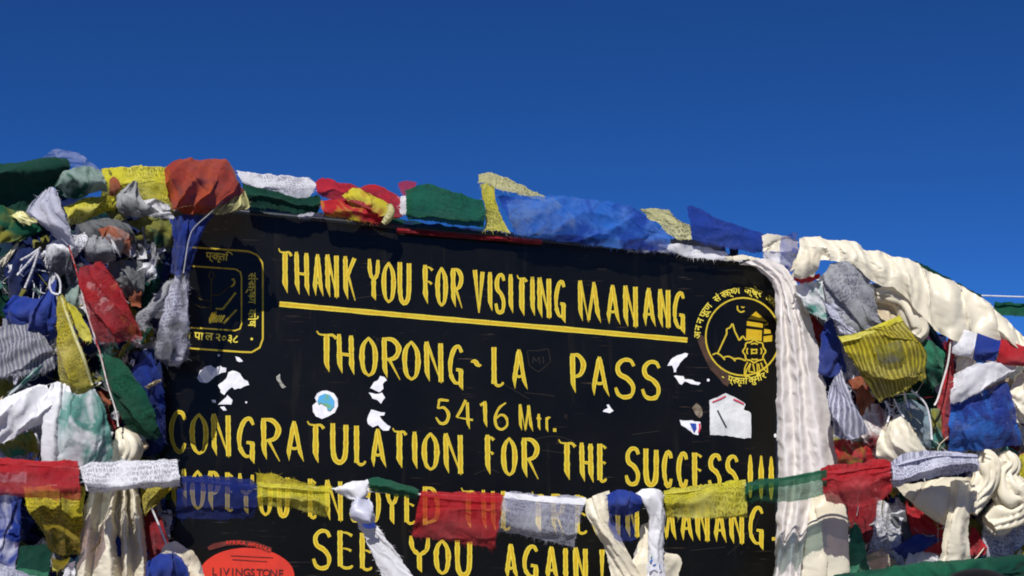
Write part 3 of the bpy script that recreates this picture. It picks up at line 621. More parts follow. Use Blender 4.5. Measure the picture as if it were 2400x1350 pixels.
# ------------------------------------------------------------------ piles of old flags behind the ones that can be told apart
def inside(poly, x, y):
    c = False; n = len(poly)
    for i in range(n):
        (x1, y1), (x2, y2) = poly[i], poly[(i + 1) % n]
        if (y1 > y) != (y2 > y) and x < (x2 - x1) * (y - y1) / (y2 - y1) + x1: c = not c
    return c
def pile(name, label, poly, n, dfun, rng, names):
    mats = [cloth_mat(*a) for a in names]; VV, FF, UU, MI = [], [], [], []
    xs = [p[0] for p in poly]; ys = [p[1] for p in poly]; k = 0
    while k < n:
        x, y = rng.uniform(min(xs), max(xs)), rng.uniform(min(ys), max(ys))
        sz = rng.choice((.55, .7, 1)); w, h = sz * rng.uniform(45, 115), sz * rng.uniform(50, 150); a = rng.uniform(-1.2, 1.2)
        q = [(x + (sx * w * math.cos(a) - sy * h * math.sin(a)) * .5 * rng.uniform(.6, 1.2), y + (sx * w * math.sin(a) + sy * h * math.cos(a)) * .5 * rng.uniform(.6, 1.2)) for sx, sy in ((-1, -1), (1, -1), (1, 1), (-1, 1))]
        if not all(inside(poly, *p) for p in q): 
            if rng.random() < .97: continue
            continue
        k += 1; lo, hi = dfun(x); d0 = lo + (hi - lo) * (k / n)
        ds = [d0 + rng.uniform(-.03, .03) for _ in range(4)]; ds = [max(lo, v) for v in ds]
        midt = ((q[0][0] + q[1][0]) / 2 + rng.uniform(-12, 12), (q[0][1] + q[1][1]) / 2 + rng.uniform(-12, 12), max(lo, d0 + rng.uniform(-.02, .03)))
        midb = ((q[2][0] + q[3][0]) / 2 + rng.uniform(-12, 12), (q[2][1] + q[3][1]) / 2 + rng.uniform(-12, 12), max(lo, d0 + rng.uniform(-.02, .03)))
        rows = [[(*q[0], ds[0]), midt, (*q[1], ds[1])], [(*q[3], ds[3]), midb, (*q[2], ds[2])]]
        V, F, UV = grid_cloth(rows, 0, rng.uniform(.007, .015), rng.uniform(15, 32), rng.uniform(-60, 60), rng.uniform(-.02, .03), step=5.5)
        b = len(VV); VV += V; UU += UV; FF += [tuple(i + b for i in f) for f in F]; mi = rng.choice(range(len(mats))); MI += [mi] * len(F)
    o = mesh_obj(name, VV, FF, mats, None, UU, mi=MI)
    return tag(o, label, "flag pile", None, 'stuff')
PLEFT = [(-70, 420), (120, 415), (240, 430), (395, 500), (425, 560), (405, 690), (385, 860), (385, 1010), (420, 1200), (430, 1430), (-70, 1430)]
PRIGHT = [(1855, 650), (1960, 625), (2060, 660), (2150, 715), (2250, 780), (2480, 830), (2480, 1430), (1880, 1430), (1870, 1000), (1835, 760)]
DK = [("dgreen",), ("dblue",), ("dblue",), ("dgrey",), ("olive",), ("dred",), ("dgrey",), ("grey", 0, 1), ("lav", 0, 1), ("white", 0, 0, False, "dgrey"), ("blue",), ("teal",), ("dblue",)]
LT = [("grey", 0, 1), ("white", 0, 1), ("dblue",), ("blue",), ("dred",), ("beige",), ("cream",), ("olive",), ("teal",), ("dgreen",), ("lav", 0, 1), ("dgrey",)]
pile("flag_pile", "dense pile of faded torn prayer flags at the left end of the sign", PLEFT, 240, lambda x: (-.16, .095) if x < 300 else (.012, .05), random.Random(3), DK)
pile("flag_pile", "dense pile of pale torn prayer flags at the right end of the sign", PRIGHT, 240, lambda x: (-.16, .095) if x > 1890 else (.012, .05), random.Random(5), LT)
def small_rags(label, poly, n, names, rng, lo, hi):
    mats = [cloth_mat(*a) for a in names]; VV, FF, UU, MI = [], [], [], []; xs = [p[0] for p in poly]; ys = [p[1] for p in poly]; k = 0
    while k < n:
        x, y = rng.uniform(min(xs), max(xs)), rng.uniform(min(ys), max(ys))
        if not inside(poly, x, y): continue
        k += 1; w, h = rng.uniform(8, 30), rng.uniform(24, 66); a = rng.gauss(0, .8); d = rng.uniform(lo, hi); rows = []
        for j, sy in enumerate((-1, -.3, .4, 1)):
            rows.append([(x + (sx * w * math.cos(a) - sy * h * math.sin(a)) * .5 * rng.uniform(.7, 1.2), y + (sx * w * math.sin(a) + sy * h * math.cos(a)) * .5, d + rng.uniform(-.012, .02)) for sx in (-1, 0, 1)])
        V, F0, UV = grid_cloth(rows, 0, rng.uniform(.006, .012), rng.uniform(30, 60), rng.uniform(-20, 20), 0, step=4.5)
        b = len(VV); VV += V; UU += UV; FF += [tuple(i + b for i in f) for f in F0]; MI += [rng.randrange(len(mats))] * len(F0)
    tag(mesh_obj("torn_rags", VV, FF, mats, None, UU, mi=MI), label, "torn rags", None, 'stuff')
small_rags("small torn rag ends sticking out all over the left flag pile", [(-20, 560), (110, 560), (220, 500), (390, 540), (400, 700), (360, 900), (340, 1080), (-20, 1060)], 200, [("white",), ("white", 0, 1), ("grey", 0, 1), ("lav", 0, 1), ("lav", .3), ("dgrey",), ("rust",), ("olive",), ("dblue",), ("gteal",), ("beige",), ("dgreen",), ("white", 0, 0, False, "dgrey")], random.Random(21), .06, .135)
small_rags("small torn rag ends sticking out all over the right flag pile", [(1945, 780), (2240, 860), (2420, 900), (2420, 1340), (1990, 1340)], 130, [("white", 0, 1), ("lav", 0, 1), ("cream",), ("beige",), ("blue",), ("teal",), ("dred",), ("dblue",), ("white", 0, 0, False, "dgrey"), ("gold",)], random.Random(22), .03, .095)
def core(poly, d, rng, name, mat, x_ok, parent_label):
    """the dark inner wad of packed cloth that the piles are wrapped round"""
    xs = [p[0] for p in poly]; ys = [p[1] for p in poly]; n = 44; V, F, idx = [], [], {}
    for s in (1, -1):
        for j in range(n + 1):
            for i in range(n + 1):
                x = min(xs) + (max(xs) - min(xs)) * i / n; y = min(ys) + (max(ys) - min(ys)) * j / n
                if inside(poly, x, y) and x_ok(x):
                    e = .5 * noise.noise(Vector((x * .03, y * .03, s * 5))) + .5 * noise.noise(Vector((x * .08, y * .08, s)))
                    idx[(s, i, j)] = len(V); V.append(P(x, y, d + s * .07 + .04 * e))
        for j in range(n):
            for i in range(n):
                k = [(s, i, j), (s, i + 1, j), (s, i + 1, j + 1), (s, i, j + 1)]
                if all(a in idx for a in k): F.append(tuple(idx[a] for a in (k if s > 0 else reversed(k))))
    return tag(mesh_obj(name, V, F, mat, None, [(v.x, v.z) for v in V]), parent_label, "flag pile", None, 'stuff')
core([(-70, 440), (120, 440), (300, 470), (400, 560), (390, 1430), (-70, 1430)], -.10, None, "packed_rags", cloth_mat("dblue", 0, 0, False, "dgreen"), lambda x: x < 362, "dark packed mass of old cloth inside the left flag pile")
core([(1840, 680), (1960, 640), (2060, 670), (2150, 720), (2260, 820), (2480, 850), (2480, 1430), (1840, 1430)], -.10, None, "packed_rags", cloth_mat("dblue", 0, 0, False, "dred"), lambda x: x > 1832, "dark packed mass of old cloth inside the right flag pile")

# ------------------------------------------------------------------ left pile, flags one can pick out
F = "prayer_flag"; C_ = "prayer flag"; GL = "loose prayer flags on the left pile"; M = cloth_mat
cloth(F, "large dark green flag at the top left corner of the pile against the sky", C_, "-60,385,.10 40,377,.12 110,372,.13 158,374,.12|-60,420,.16 50,415,.17 120,405,.17 166,394,.13|-60,470,.12 40,455,.11 100,440,.10 145,425,.09|-60,530,.07 30,520,.07 60,500,.07 100,465,.07", M("dgreen"), amp=.008, freq=9, ang=75, group=GL)
cloth(F, "mid green crumpled flag at the left edge under the dark green one", C_, "-60,480 0,478 30,490 60,505|-60,540 10,535 50,545 95,540|-60,600 0,572 40,566 60,558", M("green", 0, 0, False, "olive"), d=.13, amp=.012, freq=16, ang=40, group=GL)
cloth("plastic_film", "sheer bluish white film sticking up into the sky above the left pile", "plastic film", "95,372,.05 112,356,.06 135,348,.06|150,380,.06 185,376,.07 180,362,.06|215,415,.05 232,412,.05 241,401,.05", M("lav", .75), amp=.005, freq=14, ang=60)
cloth(F, "crumpled grey green rag just left of the big yellow flag", C_, "132,425,.12 150,402,.13 200,391,.14 235,400,.13|128,440,.15 165,428,.18 215,420,.18 250,430,.15|140,458,.12 180,465,.13 220,455,.13 252,448,.12", M("gteal", 0, 0, False, "dgreen"), amp=.013, freq=20, ang=70, group=GL)
cloth(F, "small orange red wad of cloth on the big yellow flag's left edge", C_, "256,422 266,414 278,420|258,440 272,438 284,434|254,458 268,456 280,446", M("rust"), d=.155, amp=.008, bulge=.01, group=GL)
cloth(F, "big bright yellow printed flag along the top left skyline", C_, "238,396,.08 300,389,.09 350,388,.09 400,391,.09|246,425,.11 300,425,.12 350,425,.12 402,430,.11|262,455,.10 310,468,.11 360,476,.11 405,480,.10|285,478,.07 320,487,.07 370,497,.07 408,500,.07", M("yellow", 0, 1), amp=.006, freq=12, ang=80, group=GL)
cloth(F, "yellow printed strip slanting below the grey green rag", C_, "148,486,.11 190,468,.13 240,458,.14 290,449,.14|155,505,.13 195,492,.15 240,480,.15 280,470,.15|160,530,.10 200,518,.11 240,500,.11 275,487,.12", M("yellow", 0, 1), amp=.006, freq=18, ang=50, group=GL)
cloth(F, "orange red bundled flag with yellow showing through on the skyline", C_, "400,380,.10 430,371,.11 480,376,.11 520,371,.10 540,384,.09|384,396,.14 430,398,.17 480,400,.18 530,400,.17 558,420,.12|388,430,.15 430,440,.19 480,445,.20 540,440,.18 576,455,.12|396,460,.15 440,472,.18 480,475,.19 520,470,.17 556,468,.13|404,490,.12 440,502,.13 480,498,.14 500,492,.14 530,480,.13", M("brick", .04, 0, False, "orange"), amp=.016, freq=20, ang=38, over=1.2, group=GL)
cloth(F, "yellow flag corner with ribbed print under the orange red bundle", C_, "530,478,.17 555,460,.17 577,449,.17|500,490,.17 545,484,.18 584,485,.17|470,500,.15 520,501,.16 560,495,.16", M("pyellow", 0, 2), amp=.005, freq=26, ang=10, group=GL)
cloth(F, "grey pointed rag standing up in front of the yellow flag", C_, "306,430,.15 314,423,.16 322,428,.16|276,455,.16 305,455,.18 328,462,.17|270,478,.16 310,484,.19 345,480,.18|285,505,.14 330,512,.16 372,500,.15", M("grey", 0, 0, False, "dgrey"), amp=.010, freq=22, ang=10, group=GL)
cloth(F, "small white and grey fringed rag left of the blue gathered flag", C_, "325,470 360,466 395,480|340,490 370,488 402,500|360,515 385,512 405,515", M("white", 0, 1, False, "dgrey"), d=.15, amp=.009, freq=34, ang=60, group=GL)
cloth(F, "pale lavender flag gathered to a point near the left edge", C_, "108,444,.15 122,438,.16 132,446,.16|70,480,.15 110,480,.19 145,486,.18|62,500,.14 115,520,.20 160,525,.19|100,528,.14 135,545,.18 170,560,.18|140,565,.13 160,580,.15 182,595,.15", M("lav", .15), amp=.010, freq=30, ang=-25, group=GL)
cloth("scarf", "cream and yellow scarf tip poking out at the left under the lavender flag", "scarf", "25,504,.13 45,494,.14 62,498,.14|34,514,.15 52,508,.15 68,508,.15|55,526,.14 75,524,.15 102,516,.14", M("pyellow", 0, 0, True), amp=.005, group=None)
# muddle under the skyline
for i, (rows, col, lab) in enumerate((
    ("180,525,.11 230,512,.13 300,515,.13|190,545,.13 240,540,.15 310,540,.14|200,575,.10 250,580,.11 320,570,.11", ("dgrey", 0, 1), "dark grey printed rag in the shade below the slanting yellow strip"),
    ("330,505,.12 365,505,.14 400,515,.13|335,530,.14 370,530,.16 405,540,.14|345,570,.12 375,580,.13 405,575,.12", ("olive", 0, 0, False, "dgreen"), "dark olive rag beside the blue gathered flag"),
    ("230,535,.14 262,528,.16 300,545,.15|240,560,.15 270,555,.18 305,575,.16|255,590,.13 280,592,.15 310,605,.14", ("rust", 0, 0, False, "grey"), "rust and grey striped rag in the middle of the left pile"),
    ("205,560,.15 225,550,.17 262,560,.17|195,585,.15 225,590,.18 272,590,.17|205,612,.13 235,618,.14 272,612,.14", ("grey", 0, 1, False, "dgrey"), "grey beige wadded rag right above the red hanging flag"),
    ("110,575,.12 135,560,.14 200,545,.14|105,600,.14 140,590,.17 205,565,.16|120,640,.11 150,640,.13 180,600,.13", ("white", 0, 1, False, "dgrey"), "white fringed rag left of the red hanging flag's top"),
    ("250,618,.11 290,610,.13 345,615,.12|265,650,.12 300,650,.15 340,650,.13|290,700,.09 310,700,.11 335,690,.11", ("dgrey",), "dark slate rag between the red flag and the blue gathered one"),
    ("20,590,.09 60,580,.10 100,590,.10|10,640,.10 60,640,.13 110,640,.11|20,700,.08 60,705,.10 110,690,.09", ("dblue",), "navy rag in deep shade at the far left"),
    ("385,585,.05 400,560,.06 408,600,.06|320,640,.06 360,640,.09 395,650,.07|300,740,.05 330,760,.07 355,730,.06", ("dblue", 0, 0, False, "dgreen"), "dark shaded rag behind the silver grey hanging flag"),
    ("245,400,.06 262,405,.10 300,520,.10|240,440,.06 262,470,.12 290,540,.11|236,470,.06 256,510,.10 280,560,.10", ("olive",), "olive rag hidden behind the big yellow flag's lower edge"),
    ("300,830,.05 340,820,.07 372,812,.06|295,920,.06 345,930,.10 384,920,.07|300,1060,.05 350,1070,.08 388,1050,.06", ("dblue",), "deep navy cloth hanging between green flag and sign"),
    ("0,600,.10 20,592,.11 42,566,.11|-10,615,.10 10,608,.11 40,584,.11|-20,640,.10 0,630,.10 20,610,.10", ("cream",), "cream scrap of scarf at the left edge below the green rag"),
    ("30,690,.12 90,700,.15 130,655,.14|8,725,.13 70,735,.18 134,700,.15|20,755,.12 70,775,.16 134,760,.14|60,785,.10 100,795,.12 134,790,.12", ("blue",), "deep blue crumpled flag left of the long yellow one"),
    ("150,705,.10 165,670,.12 185,665,.12|155,720,.10 172,700,.13 190,700,.12|175,745,.10 190,740,.11 200,735,.11", ("gteal",), "pale teal scrap between the yellow and red hanging flags"),
    )):
    cloth(F, lab, C_, rows, M(*col), amp=.012, freq=22, ang=(i * 37) % 90 - 30, bulge=.008, group=GL)
cloth("rag_curl", "white curled rag end beside the blue gathered flag", "rag curl", "332,618 350,616 366,634 366,654|334,626 350,626 360,640 358,654|322,636 338,636 350,646 344,662", M("white", 0, 0, False, "dgrey"), d=.17, amp=.010, freq=30, bulge=.01)
cloth("rag_curl", "small white pointed curl above the red hanging flag", "rag curl", "258,556 268,566 274,578|262,572 272,584 280,596|272,588 278,596 284,606", M("white", 0, 0, False, "grey"), d=.20, amp=.008, freq=30, bulge=.008)
cloth(F, "red sheer flag hanging slantwise in the upper left pile", C_, "186,628,.17 205,622,.18 240,612,.18|188,670,.18 230,665,.20 272,665,.19|200,720,.18 250,720,.21 300,718,.19|214,765,.17 270,770,.20 328,760,.17|222,800,.15 275,802,.17 333,792,.15", M("red", .30, 1), amp=.006, freq=14, ang=-22, group=GL)
cloth(F, "long yellow printed flag hanging by a white loop", C_, "132,694,.18 140,692,.19 147,692,.19|134,760,.19 155,765,.21 168,750,.20|134,830,.19 165,835,.22 195,825,.20|137,885,.18 170,895,.21 216,900,.18|160,915,.16 185,925,.17 212,912,.16", M("gold", .10, 1), amp=.006, freq=16, ang=-15, group=GL)
tube("hem", None, None, "143,692,.8,.203 158,740,1,.212 176,790,1,.224 196,840,1,.226 216,902,.8,.200", 3.2, M("pyellow"), d=.205, seg=8, step=8, lump=.05, parent=[o for o in COL.objects if o.get('label', '').startswith("long yellow printed flag")][0])
cloth(F, "short plain yellow flag piece tucked behind the long yellow one", C_, "148,700 170,715 192,735|165,740 185,755 205,765|185,790 200,800 215,800", M("yellow"), d=.175, amp=.004, freq=12, group=GL)
cloth(F, "grey printed flag with fringe lines at the left edge", C_, "-50,770,.15 10,762,.16 60,760,.16 105,785,.15|-50,830,.16 20,820,.18 70,820,.19 125,830,.16|-50,890,.15 10,885,.16 60,880,.17 130,862,.15", M("grey", 0, 2), amp=.008, freq=24, ang=70, group=GL)
cloth(F, "pale teal edge fold curling under the grey printed flag", C_, "75,872,.17 90,860,.19 105,852,.18|40,905,.17 62,890,.19 84,880,.18|8,935,.16 20,928,.17 34,920,.16", M("teal", 0, 0, False, "white"), amp=.004, freq=20, group=GL)
cloth("scarf", "broad white silk scarf crossing the left edge above the red bunting flag", "scarf", "-60,965,.17 -10,940,.19 50,915,.19 110,900,.18|-60,1000,.19 0,980,.22 60,960,.22 120,940,.20|-60,1050,.16 0,1040,.17 50,1015,.18 100,995,.17", M("white", 0, 0, True), amp=.009, freq=11, ang=65)
cloth("scarf", "white pleated scarf fanning down below the long yellow flag", "scarf", "120,900,.17 140,895,.18 165,905,.18|100,945,.19 140,950,.21 175,945,.19|96,1000,.19 130,1010,.21 170,1010,.19|98,1090,.17 130,1095,.18 180,1090,.17", M("white", 0, 0, True), amp=.016, freq=24, ang=5, plain=True, crease=.5)
cloth(F, "translucent pale teal flag over white cloth in the left pile", C_, "150,915,.215 185,925,.225 222,910,.205|138,965,.23 190,975,.25 245,955,.215|132,1025,.23 200,1035,.25 262,1020,.215|134,1090,.21 200,1095,.22 266,1085,.19", M("teal", .16, 0, False, "white"), amp=.008, freq=9, ang=15, group=GL)
cloth(F, "long green flag slanting down towards the sign", C_, "232,848,.15 250,830,.17 286,846,.16|240,880,.16 275,885,.19 320,890,.17|262,940,.16 300,940,.19 348,940,.17|285,985,.15 325,985,.18 370,1000,.15|330,1020,.12 355,1030,.13 378,1022,.12", M("green", .06, 1), amp=.006, freq=10, ang=-30, group=GL)
cloth(F, "dark blue sheer flag half hidden right of the long green flag", C_, "295,870,.10 330,850,.12 352,826,.11|310,900,.11 345,900,.14 378,890,.11|335,960,.09 365,970,.11 386,950,.09|365,1040,.07 378,1045,.08 388,1030,.07", M("blue", .35), amp=.006, freq=18, ang=10, group=GL)
tube("cord", "thin red and white cord running down beside the red hanging flag", "cord", "160,575 172,610 186,660 200,720 222,790 235,830 252,900 272,965 277,1000", 1.7, M("pink", 0, 0, False, "red"), d=.19, **CORD)
for pts, lab in (("120,650 116,668 122,686 134,690 138,690", "left strand of the white loop holding the long yellow flag"), ("128,640 138,652 142,670 140,688", "right strand of the white loop holding the long yellow flag")):
    tube("string", lab, "string", pts, 2.4, M("white"), d=.20, **CORD)
for i, (x, y) in enumerate(((48, 610), (40, 645), (58, 675))):
    tube("frayed_strand", ("top", "middle", "bottom")[i] + " frayed white strand of the loose fringe at the left", "frayed strand", f"{96 - i * 2},{580 + i * 2} {(96 + x) / 2:.0f},{(580 + y) / 2 + 2:.0f} {x},{y}", 2.6, M("white", 0, 1), d=.15, **CORD)
# blue gathered flag and the silver grey one below it
cloth(F, "sheer blue flag gathered to a stem under the orange red bundle", C_, "396,512,.13 430,503,.15 470,505,.15 505,500,.12|404,540,.14 430,540,.17 455,540,.17 480,535,.14|405,590,.14 420,590,.17 440,590,.17 462,575,.14|400,640,.13 418,645,.16 434,645,.16 448,630,.13", M("blue", .30), amp=.015, freq=30, ang=0, plain=True, group=GL)
cloth(F, "silver grey printed flag hanging over the sign's left edge", C_, "410,640,.14 425,630,.16 444,640,.14|385,720,.14 412,720,.18 443,730,.14|366,800,.13 400,800,.18 445,800,.13|362,835,.12 400,845,.16 440,840,.12|385,852,.12 408,860,.13 428,850,.12", M("lav", .10, 1, False, "dgrey"), amp=.008, freq=26, ang=-6, group=GL)
cloth(F, "narrow grey printed flag swinging left of the silver one", C_, "385,668,.12 402,655,.14 412,650,.14|345,715,.12 368,715,.15 392,710,.13|318,742,.12 338,755,.13 350,752,.12|325,775,.11 340,775,.12 355,765,.11", M("grey", .10, 1), amp=.006, freq=26, ang=-30, group=GL)
tube("cord", "taut thin white cord from the yellow corner down to the blue flag's stem", "cord", "522,472 490,502 454,535 442,565 436,600 430,640", 1.3, M("grey"), d=.19, **CORD)
# lower left
cloth("scarf", "cream silk scarf with deep vertical folds knotted over the bunting on the left", "scarf", "225,1112,0.114 233,1112,0.142 246,1112,0.116 262,1112,0.148 275,1112,0.156 283,1112,0.112 290,1112,0.160 297,1112,0.118 307,1112,0.150 318,1112,0.108|211,1150,0.115 222,1150,0.150 240,1150,0.118 258,1150,0.158 270,1150,0.168 278,1150,0.112 287,1150,0.172 297,1150,0.120 312,1150,0.160 324,1150,0.108|196,1200,0.115 212,1200,0.150 235,1200,0.118 252,1200,0.158 264,1200,0.168 274,1200,0.112 287,1200,0.172 303,1200,0.120 321,1200,0.160 334,1200,0.108|187,1250,0.115 206,1250,0.150 228,1250,0.118 244,1250,0.158 259,1250,0.168 274,1250,0.112 292,1250,0.172 311,1250,0.120 329,1250,0.160 340,1250,0.108|182,1310,0.115 199,1310,0.150 218,1310,0.118 237,1310,0.158 259,1310,0.168 280,1310,0.112 300,1310,0.172 317,1310,0.120 332,1310,0.160 343,1310,0.108|168,1400,0.115 181,1400,0.146 205,1400,0.117 237,1400,0.153 264,1400,0.162 283,1400,0.112 298,1400,0.166 311,1400,0.119 330,1400,0.155 348,1400,0.108", M("cream", 0, 0, True), amp=.008, freq=16, ang=8, step=2.4, plain=True, crease=.35, lump=.3, over=.6, flat=1.0)
tube("scarf_knot", "cream silk knot bulging above the white printed bunting flag", "scarf", "276,1006,.25 290,1025,1.0 296,1050,1.3 288,1072,1.2 283,1100,1.1", 21, M("cream", 0, 0, True), d=.15, folds=9, fd=.4, twist=1.2)
cloth(F, "yellow printed flag piece showing right of the knotted cream scarf", C_, "322,1070,.09 360,1090,.10 400,1120,.09|328,1130,.10 365,1140,.12 408,1140,.10|332,1180,.09 350,1190,.10 372,1175,.09|334,1205,.09 340,1206,.09 346,1200,.09", M("gold", 0, 1), amp=.006, freq=18, ang=40, group=GL)
cloth(F, "dark red flag in shade right of the cream scarf", C_, "336,1185,.06 350,1190,.07 368,1195,.06|340,1250,.07 360,1250,.09 385,1240,.07|352,1320,.06 375,1310,.08 402,1292,.06", M("dred"), amp=.006, freq=22, group=GL)
tube("string", "taut white string running down to the cream and blue bundle", "string", "355,1190 370,1225 392,1280", 2.2, M("white"), d=.14, **CORD)
cloth("scarf", "cream scarf end curling over the blue rag at the bottom left of the sign", "scarf", "374,1298 384,1276 408,1268 436,1282 458,1300 476,1330 492,1400|382,1296 394,1288 410,1286 426,1300 440,1320 452,1345 462,1400|396,1300 402,1298 410,1300 418,1312 424,1330 430,1350 436,1400", M("cream", 0, 0, True, "beige"), d=.155, amp=.016, freq=20, ang=80, plain=True, crease=.5)
cloth(F, "bright blue rag bunched at the bottom edge right of the cream scarf", C_, "345,1318,.14 375,1300,.16 405,1295,.16 428,1305,.14|338,1345,.16 375,1335,.19 410,1335,.19 440,1345,.15|335,1390,.14 375,1390,.16 410,1390,.16 440,1390,.13", M("blue", .1), amp=.012, freq=18, group=GL)
cloth(F, "dark yellow printed flag below the red bunting flag at the left", C_, "55,1140,.12 110,1140,.14 200,1140,.12|65,1200,.13 120,1200,.16 195,1200,.13|95,1235,.12 130,1245,.15 188,1260,.12|115,1290,.10 140,1300,.12 186,1300,.10", M("gold", 0, 1, False, "olive"), amp=.010, freq=14, group=GL)
cloth("folded_hem", "bright yellow folded hem crossing the dark yellow flag", "folded hem", "100,1228 118,1230 134,1230 155,1240 188,1262|104,1240 120,1238 134,1238 152,1250 184,1272", M("yellow"), d=.17, amp=.004)
cloth(F, "blue crumpled flag at the left edge under the red bunting flag", C_, "-50,1150 0,1150 30,1155 52,1160|-50,1210 0,1215 25,1220 48,1225|-50,1290 0,1290 25,1290 42,1290|-50,1360 0,1350 20,1345 34,1335", M("blue", 0, 0, False, "lav"), d=.10, amp=.013, freq=17, ang=20, group=GL)
cloth(F, "flat green flag in the bottom left corner", C_, "46,1282 80,1278 122,1272|40,1310 80,1312 118,1310|30,1380 75,1380 110,1380", M("lgreen"), d=.12, amp=.004, freq=10, group=GL)
cloth(F, "small yellow torn edge at the bottom between green flag and cream scarf", C_, "118,1310 140,1315 164,1308|120,1322 142,1326 162,1316|122,1335 138,1336 156,1322", M("yellow", 0, 1), d=.13, amp=.006, group=GL)
cloth(F, "white rag scrap at the bottom touching the cream scarf's left side", C_, "150,1325 165,1318 178,1315|148,1345 165,1345 180,1345|145,1380 165,1380 180,1380", M("white", 0, 1), d=.13, amp=.009, group=GL)
cloth(F, "white printed flag corner rising into the bottom left corner", C_, "-50,1305 0,1322 50,1340 90,1352|-50,1350 0,1350 50,1362 90,1368|-50,1400 0,1400 50,1400 90,1400", M("lav", 0, 1), d=.18, amp=.006, group=GL)
cloth(F, "white sheer flag behind the red bunting at the left edge", C_, "-50,1050 10,1052 40,1060 70,1062|-50,1090 10,1090 40,1090 66,1095|-50,1130 10,1130 40,1130 60,1130", M("lav", .3, 1), d=.14, amp=.007, group=GL)
cloth(F, "olive rag just above the left end of the bunting", C_, "0,1035,.15 35,1015,.16 78,1010,.15|0,1055,.15 40,1040,.17 85,1035,.15|20,1072,.13 50,1065,.15 92,1060,.13", M("olive", 0, 0, False, "lgreen"), amp=.01, group=GL)

# ------------------------------------------------------------------ bunting across the front
DO[0] = .105
GB = "prayer flags strung across the front of the sign"
V_, F_, U_ = tube_geo([(x, y, .135, 1) for x, y in ((-60, 1084), (0, 1086), (190, 1099), (300, 1108), (422, 1122), (610, 1140), (785, 1146), (968, 1158), (1180, 1166), (1370, 1174), (1556, 1162), (1745, 1138), (1925, 1108), (2090, 1092), (2290, 1070))], 2.2, seg=6, step=14, lump=.03)
tag(mesh_obj("bunting_string", V_, F_, M("white"), None, U_), "string carrying the row of prayer flags across the front of the sign", "string")
def bunting(lab, top, bot, mat, back=.45, amp=.005, bulge=.015, hem=True, freq=12, ang=85, d=.14, hemmat=None, backshift=0):
    """a flag folded over the string: short back leaf, then the front leaf"""
    T = [tuple(float(a) for a in t.split(',')) for t in top.split()]; B = [tuple(float(a) for a in t.split(',')) for t in bot.split()]
    B2 = spline([(*b, 0) for b in B], len(T) - 1)
    mid = lambda k, dd: [(t[0] + (b[0] - t[0]) * k, t[1] + (b[1] - t[1]) * k, dd) for t, b in zip(T, B2)]
    bk = [(x, y + backshift, z) for x, y, z in mid(back, d - .022)]
    rows = [bk, mid(back * .4, d - .020), mid(0, d), mid(.3, d + .012 + bulge * .6), mid(.65, d + .014 + bulge), mid(1, d + .006)]
    V, F_, UV = grid_cloth(rows, d, amp, freq, ang, 0, soft=.85, lump=.7)
    o = mesh_obj(F, V, F_, mat, None, UV); tag(o, lab, C_, GB)
    if hem:
        rows = [mid(-.03, d + .004), mid(.05, d + .017), mid(.12, d + .016 + bulge * .4)]
        V, F_, UV = grid_cloth(rows, d, .002, 12, 0, 0, fray=.001)
        mesh_obj("hem", V, F_, hemmat or mat, o, UV)
    return o
bunting("red sheer bunting flag at the far left end of the string", "-50,1076 20,1078 100,1083 182,1082", "-50,1158 40,1162 110,1168 190,1172", M("red", .30), back=.35)
bunting("white finely printed bunting flag crossing the knotted cream scarf", "188,1096 260,1090 340,1084 416,1078", "206,1156 270,1150 350,1145 424,1142", M("white", 0, 3), bulge=.03, back=.9, amp=.004)
bunting("dark blue sheer bunting flag left of the yellow one", "418,1118 480,1122 550,1130 610,1140", "412,1215 480,1218 540,1218 594,1212", M("navy", .36), back=.3, amp=.006)
bunting("yellow sheer bunting flag with its back leaf blown up", "604,1134 660,1137 720,1142 778,1146", "604,1186 660,1192 720,1200 764,1212", M("yellow", .28, 1), back=-.1, amp=.005)
cloth("flag_back_leaf", "raised back leaf of the yellow sheer bunting flag", "flag leaf", "602,1106 640,1112 690,1124 738,1137|602,1122 640,1126 690,1134 738,1141|602,1135 640,1138 690,1142 738,1145", M("gold", .12, 1), d=.115, amp=.004, freq=16)
bunting("small dark green bunting flag right of the white knotted ribbon", "864,1122 905,1126 945,1136 982,1146", "868,1152 905,1158 945,1166 976,1170", M("green", .1), bulge=.02, back=.8, hem=False)
bunting("large red sheer bunting flag in the middle of the sign", "988,1152 1040,1156 1110,1162 1180,1164", "964,1256 1030,1262 1100,1276 1160,1287", M("red", .40), back=.6, amp=.006)
bunting("white sheer printed bunting flag right of the large red one", "1182,1156 1240,1162 1310,1168 1372,1170", "1166,1246 1220,1256 1290,1270 1344,1286", M("lav", .50, 1), back=.45, amp=.005, hemmat=M("white"))
bunting("yellow bunting flag with folded hem covering the word before MANANG", "1556,1152 1620,1144 1690,1134 1745,1127", "1562,1211 1620,1211 1690,1212 1750,1212", M("yellow", .12, 1), back=.6, amp=.006)
bunting("long green sheer bunting flag crossing the big pale scarf", "1748,1132 1810,1124 1880,1112 1936,1100", "1745,1176 1810,1175 1880,1172 1940,1158", M("green", .34, 1), back=.4, amp=.008)
bunting("red bunting flag between the green one and the white one on the right", "1922,1102 1970,1098 2030,1088 2086,1084", "1936,1176 1980,1184 2040,1180 2092,1150", M("red", .14, 1), back=.6, amp=.010, freq=9)
bunting("white crumpled bunting flag at the right end of the string", "2088,1088 2140,1074 2200,1062 2290,1066", "2094,1142 2140,1128 2200,1120 2296,1106", M("lav", 0, 1), bulge=.03, back=.9, amp=.010, freq=9)
